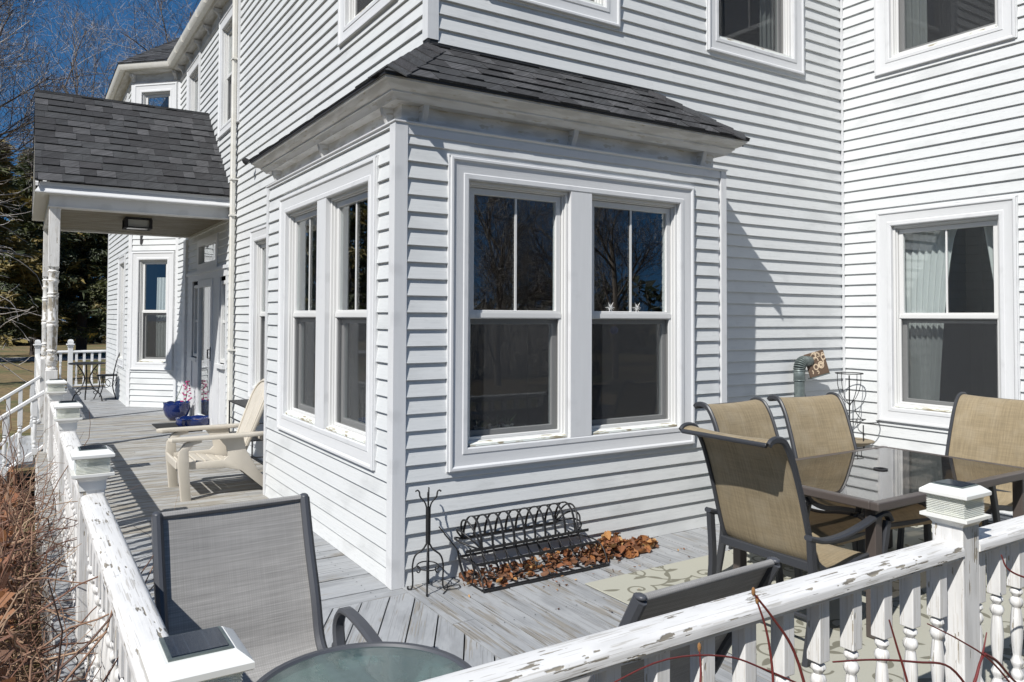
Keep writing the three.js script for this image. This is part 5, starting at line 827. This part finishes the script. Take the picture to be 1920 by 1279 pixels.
// ---------------------------------------------------------------- vines and twigs
function cane(p, d, len, r, wob, n = 8) { const pts = [p.clone()], q = p.clone(), v = d.clone().normalize(); for (let k = 0; k < n; k++) { v.add(V(rr(-wob, wob), rr(-wob, wob) - 0.03, rr(-wob, wob))).normalize(); q.addScaledVector(v, len / n); pts.push(q.clone()); } return limb(pts, pts.map((_, k) => r * (1 - 0.75 * k / n)), 4, false); }
{
  reseed(141);
  const bush = thing('dry_vine_thicket', 'tangled brown leafless vines growing against the left railing', 'shrub', [0, 0, 0]);
  const sets = [[], [], [], []];
  for (let k = 0; k < 3400; k++) { const z = 2.9 - 7.4 * Math.pow(rnd(), 1.25), x = -1.84 - Math.pow(rnd(), 1.2) * 1.2, top = lerp(0.45, 0.82, sstep(-4.5, -0.5, z)) - 0.12 * (x + 1.86) * -1, y = rr(-0.75, top - 0.3); sets[Math.floor(Math.pow(rnd(), 1.4) * 4)].push(cane(V(x, y, z), V(rr(-0.7, 0.8), rr(-0.4, 0.6), rr(-1, 1)), rr(0.35, 0.95), rr(0.0022, 0.006), 0.45)); }
  sets.forEach((s, k) => stuff(mesh('cane', s, M.cane[k], bush)));
  const dead = [[], [], []]; for (let k = 0; k < 6000; k++) { const z = rr(-4.5, 2.9), x = -1.95 - rnd() * 1.15, top = lerp(0.2, 0.6, sstep(-4, 0, z)), y = -0.75 + (top + 0.75) * Math.pow(rnd(), 0.6), g = new THREE.PlaneGeometry(rr(0.02, 0.05), rr(0.04, 0.075)); g.rotateX(rr(0, 6)).rotateY(rr(0, 6)).translate(x, y, z); dead[k % 3].push(g); }
  [M.leaf[1], M.leaf[3], M.leaf[0]].forEach((m, k) => stuff(mesh('dead_leaf', dead[k], m, bush)));
  for (let k = 0; k < 12; k++) { const z = rr(-3, 2.4), m = mesh('long_cane', cane(V(rr(-2.1, -1.9), rr(0.2, 0.5), z), V(rr(-0.3, 0.5), rr(0.5, 1.0), rr(-0.6, 0.6)), rr(0.3, 0.6), 0.005, 0.3, 10), pick(M.cane), bush); }
  // canes with buds near the third lamp and the front railing
  const red = thing('red_vine_canes', 'thin dark red vine canes climbing the front railing', 'vine');
  const go = (pts, r) => { const c = smooth(L3(pts), 24); mesh('cane', limb(c, c.map((_, k) => r * (1.1 - 0.55 * k / c.length)), 6), M.redCane, red); };
  go([[0.06, 0.2, 3.0], [-0.02, 0.45, 2.98], [-0.1, 0.72, 2.96], [-0.18, 0.83, 2.95], [-0.245, 0.905, 2.94]], 0.005);
  go([[-0.2, 0.1, 3.0], [-0.19, 0.5, 2.96], [-0.18, 0.68, 2.95], [-0.2, 0.8, 2.945], [-0.23, 0.88, 2.94]], 0.0045);
  go([[0.25, 0.45, 2.95], [0.0, 0.585, 2.95], [-0.2, 0.69, 2.94], [-0.33, 0.75, 2.93], [-0.55, 0.79, 2.92], [-0.8, 0.77, 2.93]], 0.0032);
  go([[0.9, 0.3, 2.96], [0.72, 0.48, 2.95], [0.52, 0.545, 2.95], [0.3, 0.6, 2.94], [0.1, 0.64, 2.94]], 0.0042);
  go([[0.52, 0.2, 2.97], [0.45, 0.5, 2.96], [0.41, 0.62, 2.95], [0.37, 0.71, 2.95]], 0.0045);
  go([[1.35, 0.1, 2.96], [1.0, 0.43, 2.95], [0.8, 0.55, 2.94], [0.62, 0.64, 2.93]], 0.0036);
  go([[0.76, 0.34, 2.97], [0.86, 0.41, 2.96], [0.915, 0.455, 2.95], [0.955, 0.47, 2.945]], 0.006); go([[0.955, 0.47, 2.945], [1.05, 0.42, 2.94], [1.16, 0.33, 2.94], [1.25, 0.27, 2.94]], 0.0055);
  go([[0.915, 0.455, 2.95], [0.96, 0.49, 2.94], [1.0, 0.53, 2.93]], 0.0035); go([[1.5, 0.62, 2.9], [1.4, 0.64, 2.88], [1.3, 0.69, 2.86], [1.28, 0.74, 2.85]], 0.0045);
  go([[-0.47, 0.6, 2.96], [-0.45, 0.68, 2.94], [-0.435, 0.74, 2.93], [-0.43, 0.79, 2.92]], 0.004); go([[-0.36, 0.35, 2.96], [-0.42, 0.55, 2.95], [-0.45, 0.68, 2.94]], 0.005);
  for (const [x, y, z] of [[-0.245, 0.905, 2.94], [-0.23, 0.88, 2.94], [-0.43, 0.79, 2.92]]) mesh('bud', at(new THREE.SphereGeometry(0.007, 6, 5).scale(0.8, 1.8, 0.8), x, y + 0.004, z), M.leaf[2], red);
}
// ---------------------------------------------------------------- trees
function bareTree(label, pos, H, seed, spread, lean, opt = {}) {
  reseed(seed); const t = thing('bare_tree', label, 'tree', pos, 0, opt.group), thick = [], mid = [], thin = [[], []];
  const grow = (p, d, len, r, lv) => {
    const n = lv < 2 ? 7 : lv < 4 ? 5 : 4, pts = [p.clone()], q = p.clone(), v = d.clone();
    for (let k = 0; k < n; k++) { v.add(V(rr(-1, 1), rr(-0.6, 0.9) * (lv ? 0.7 : 0.2), rr(-1, 1)).multiplyScalar(lv ? 0.16 : 0.06)).normalize(); q.addScaledVector(v, len / n); pts.push(q.clone()); }
    const g = limb(pts, pts.map((_, k) => r * (1 - (lv < 4 ? 0.42 : 0.7) * k / n)), lv < 2 ? 8 : lv < 4 ? 4 : 3, false);
    (lv < 2 ? thick : lv < 3 ? mid : thin[rnd() < 0.62 ? 0 : 1]).push(g);
    if (lv >= (opt.depth ?? 6)) return;
    const kids = lv === 0 ? opt.k0 ?? 7 : lv === 1 ? 7 : lv < 4 ? 5 : 3;
    for (let k = 0; k < kids; k++) {
      const f = lv === 0 ? lerp(opt.first ?? 0.3, 1, (k + rnd() * 0.6) / kids) : lerp(0.22, 1, (k + rnd() * 0.8) / kids), i = Math.min(n - 1, Math.floor(f * n)), at0 = pts[i].clone().lerp(pts[i + 1], f * n - i > 1 ? 1 : f * n - i);
      const dir = pts[i + 1].clone().sub(pts[i]).normalize(), side = V(rr(-1, 1), rr(-1, 1), rr(-1, 1)).cross(dir).normalize(), nd = dir.multiplyScalar(rr(0.6, 1)).addScaledVector(side, spread * rr(0.6, 1.2)).add(V(0, 0.16, 0)).normalize();
      grow(at0, nd, len * rr(0.5, 0.72) * (lv === 0 ? 0.8 : 1), Math.max(0.0065, r * (lv === 0 ? 0.42 : 0.44) * rr(0.7, 1)), lv + 1);
    }
  };
  grow(V(0, 0, 0), V(lean[0], 1, lean[1]).normalize(), H * 0.5, H * 0.0125, 0);
  mesh('trunk', thick, M.bark, t); mesh('limb', mid, M.twig, t); const cr = mesh('crown', thin[0], M.twig, t); mesh('crown', thin[1], M.paleTwig, t);
  return t;
}
bareTree('tall bare tree at the left edge of the lawn, its fork above the vines', [-4.6, -0.8, -27], 19, 201, 0.75, [0.04, 0.0], { first: 0.46, k0: 6, depth: 6, group: 'bare trees behind the house' });
bareTree('bare tree behind the porch roof, twigs against the blue sky', [5.0, -0.8, -45], 25, 207, 0.8, [-0.12, 0.05], { first: 0.42, k0: 7, group: 'bare trees behind the house' });
bareTree('bare tree rising behind the tower roof', [10.0, -0.8, -36], 25, 213, 0.85, [-0.2, 0.0], { first: 0.4, k0: 6, group: 'bare trees behind the house' });
bareTree('large bare tree on the front lawn, mirrored in the right bay panes', [17.5, -0.8, 18.5], 11, 221, 0.9, [0.05, 0.05], { depth: 5, first: 0.12, k0: 10, group: 'bare trees on the front lawn' });
bareTree('bare tree on the front lawn, mirrored in the left bay panes', [12.2, -0.8, 18.5], 10, 223, 0.9, [-0.08, 0], { depth: 5, first: 0.12, k0: 10, group: 'bare trees on the front lawn' });
bareTree('bare tree farther out on the front lawn, mirrored between the others', [22, -0.8, 27], 13, 225, 0.9, [0.02, 0], { depth: 5, first: 0.1, k0: 10, group: 'bare trees on the front lawn' });
bareTree('bare tree on the side lawn, left of the porch', [-15, -0.8, -8], 15, 227, 0.8, [0, 0], { depth: 5 });
function pine(label, pos, H, R, seed, tone, n = 2600) {
  reseed(seed); const t = thing('evergreen_tree', label, 'tree', pos, 0, undefined), br = [], nd = [[], [], []];
  mesh('trunk', limb(L3([[0, 0, 0], [0.1, H * 0.5, 0], [0, H, 0.1]]), [H * 0.026, H * 0.016, 0.02], 8), M.darkTwig, t);
  const nb = Math.round(H * 13);
  for (let k = 0; k < nb; k++) {
    const f = Math.pow(rnd(), 0.85), y = lerp(0.13, 0.98, f) * H, L = R * (1.05 - f * 0.9) * rr(0.55, 1.1), a = rr(0, 6.283), d = V(Math.cos(a), rr(-0.22, 0.12), Math.sin(a)), p0 = V(0, y, 0), pts = [p0, p0.clone().addScaledVector(d, L * 0.5).add(V(0, -0.04 * L, 0)), p0.clone().addScaledVector(d, L).add(V(0, 0.06 * L, 0))];
    br.push(limb(pts, [0.05, 0.03, 0.008], 3, false));
    const m = Math.round(n / nb * rr(0.6, 1.4)), which = rnd() < tone ? 2 : rnd() < 0.55 ? 0 : 1;
    for (let j = 0; j < m; j++) { const s = lerp(0.25, 1.05, Math.sqrt(rnd())), q = p0.clone().addScaledVector(d, L * s).add(V(rr(-0.4, 0.4) * (0.4 + s * 0.6), rr(-0.3, 0.22), rr(-0.4, 0.4) * (0.4 + s * 0.6))); const sz = rr(0.14, 0.34), u = V(rr(-1, 1), rr(-0.7, 0.4), rr(-1, 1)).add(d).normalize().multiplyScalar(sz * 1.5), w = V(rr(-1, 1), rr(-1, 1), rr(-1, 1)).cross(u).normalize().multiplyScalar(sz * 0.28); nd[which].push(q.x - w.x, q.y - w.y, q.z - w.z, q.x + w.x, q.y + w.y, q.z + w.z, q.x + u.x, q.y + u.y, q.z + u.z); }
  }
  mesh('limb', br, M.darkTwig, t); nd.forEach((p, k) => p.length && stuff(mesh('crown', geoFrom(p, null, new Array(p.length / 3 * 2).fill(0)), M.needle[k], t)));
}
pine('tall rusty green evergreen at the left, in front of the dark ones', [-3.6, -0.8, -44], 11.6, 3.2, 301, 0.7, 22000);
pine('dark evergreen tree between the left evergreen and the porch columns', [-1.2, -0.8, -50], 12.5, 3.8, 303, 0.3, 24000);
pine('dark evergreen tree seen between the columns and the far bay', [1.0, -0.8, -47], 11.5, 3.6, 305, 0.22, 26000);
pine('dense dark evergreen tree half hidden behind the far bay', [4.2, -0.8, -46], 12, 3.6, 307, 0.05, 16000);
pine('dark evergreen tree on the front lawn, mirrored in the left bay panes', [9, -0.8, 34], 7.5, 3.4, 309, 0.1, 11000);
pine('dark evergreen tree out left beyond the road side, mirrored in the side bay panes', [-14.5, -0.8, -40], 12, 4, 311, 0.1, 14000);
{
  // far wood behind the road
  reseed(401); const g = [[], []];
  for (let k = 0; k < 20000; k++) { const x = rr(-45, 30), y = -0.75 + Math.pow(rnd(), 1.1) * (9 + 3 * Math.sin(x * 0.21) + 2 * Math.sin(x * 0.67)), z = rr(-78, -66), s = rr(0.3, 0.8), q = g[rnd() < 0.6 ? 0 : 1]; for (let j = 0; j < 3; j++) q.push(x + rr(-s, s), y + rr(-s, s), z + rr(-s, s)); }
  const w = thing('far_wood', 'dark wood beyond the road behind the evergreens', 'woods'); w.userData.kind = 'stuff';
  g.forEach((p, k) => stuff(mesh('foliage', geoFrom(p, null, new Array(p.length / 3 * 2).fill(0)), M.needle[k ? 2 : 3], w)));
  reseed(402); const g2 = [[], []], stalks = [];
  for (let k = 0; k < 5000; k++) { const a = rr(0.1, 1.25), R = rr(46, 54), x = Math.cos(a) * R, z = Math.sin(a) * R, y = -0.75 + Math.pow(rnd(), 1.1) * (3.4 + 1.6 * Math.sin(a * 9)), s = rr(0.3, 0.8), q = g2[rnd() < 0.7 ? 0 : 1]; for (let j = 0; j < 3; j++) q.push(x + rr(-s, s), y + rr(-s, s), z + rr(-s, s)); }
  const w2 = thing('far_wood', 'dark wood across the front lawn, seen mirrored in the bay windows', 'woods'); w2.userData.kind = 'stuff'; g2.forEach((p, k) => stuff(mesh('foliage', geoFrom(p, null, new Array(p.length / 3 * 2).fill(0)), M.needle[k ? 0 : 3], w2)));
  for (let k = 0; k < 700; k++) { const x = rr(9, 19), z = rr(21, 24); stalks.push(limb([V(x, -0.8, z), V(x + rr(-0.5, 0.9), rr(1.3, 2.3), z + rr(-0.3, 0.3))], [0.02, 0.007], 3, false)); }
  tag(stuff(mesh('tall_dry_brush', stalks, M.paleTwig)), 'pale dry brush stalks across the lawn, mirrored in the left bay window', 'brush', undefined, 'stuff');
  reseed(403);
  // low pale branches hanging before the evergreens
  const t = thing('bare_sapling', 'leafless sapling with pale twisted branches before the dark evergreens', 'tree', [-3.6, -0.75, -27]), cr = [];
  const tr = smooth(L3([[0, 0, 0], [0.15, 2.2, 0.1], [-0.1, 4.6, 0], [0.2, 7.2, 0]]), 12); mesh('trunk', limb(tr, tr.map((_, k) => 0.085 * (1 - 0.06 * k)), 6), M.bark, t);
  for (let k = 0; k < 46; k++) { const b = tr[2 + Math.floor(rnd() * 10)], d = V(rr(-1, 1.4), rr(-0.35, 0.3), rr(-0.8, 0.8)).normalize(), L = rr(1.2, 3.2); cr.push(cane(b, d, L, 0.03, 0.28, 9)); for (let j = 0; j < 3; j++) cr.push(cane(b.clone().addScaledVector(d, L * rr(0.3, 0.8)), V(rr(-1, 1), rr(-0.6, 0.5), rr(-1, 1)), rr(0.5, 1.2), 0.014, 0.35, 6)); }
  mesh('crown', cr, M.paleTwig, t);
}
scene.traverse((o) => { if (o.isMesh) { o.castShadow = true; o.receiveShadow = true; } });
renderer.render(scene, camera);
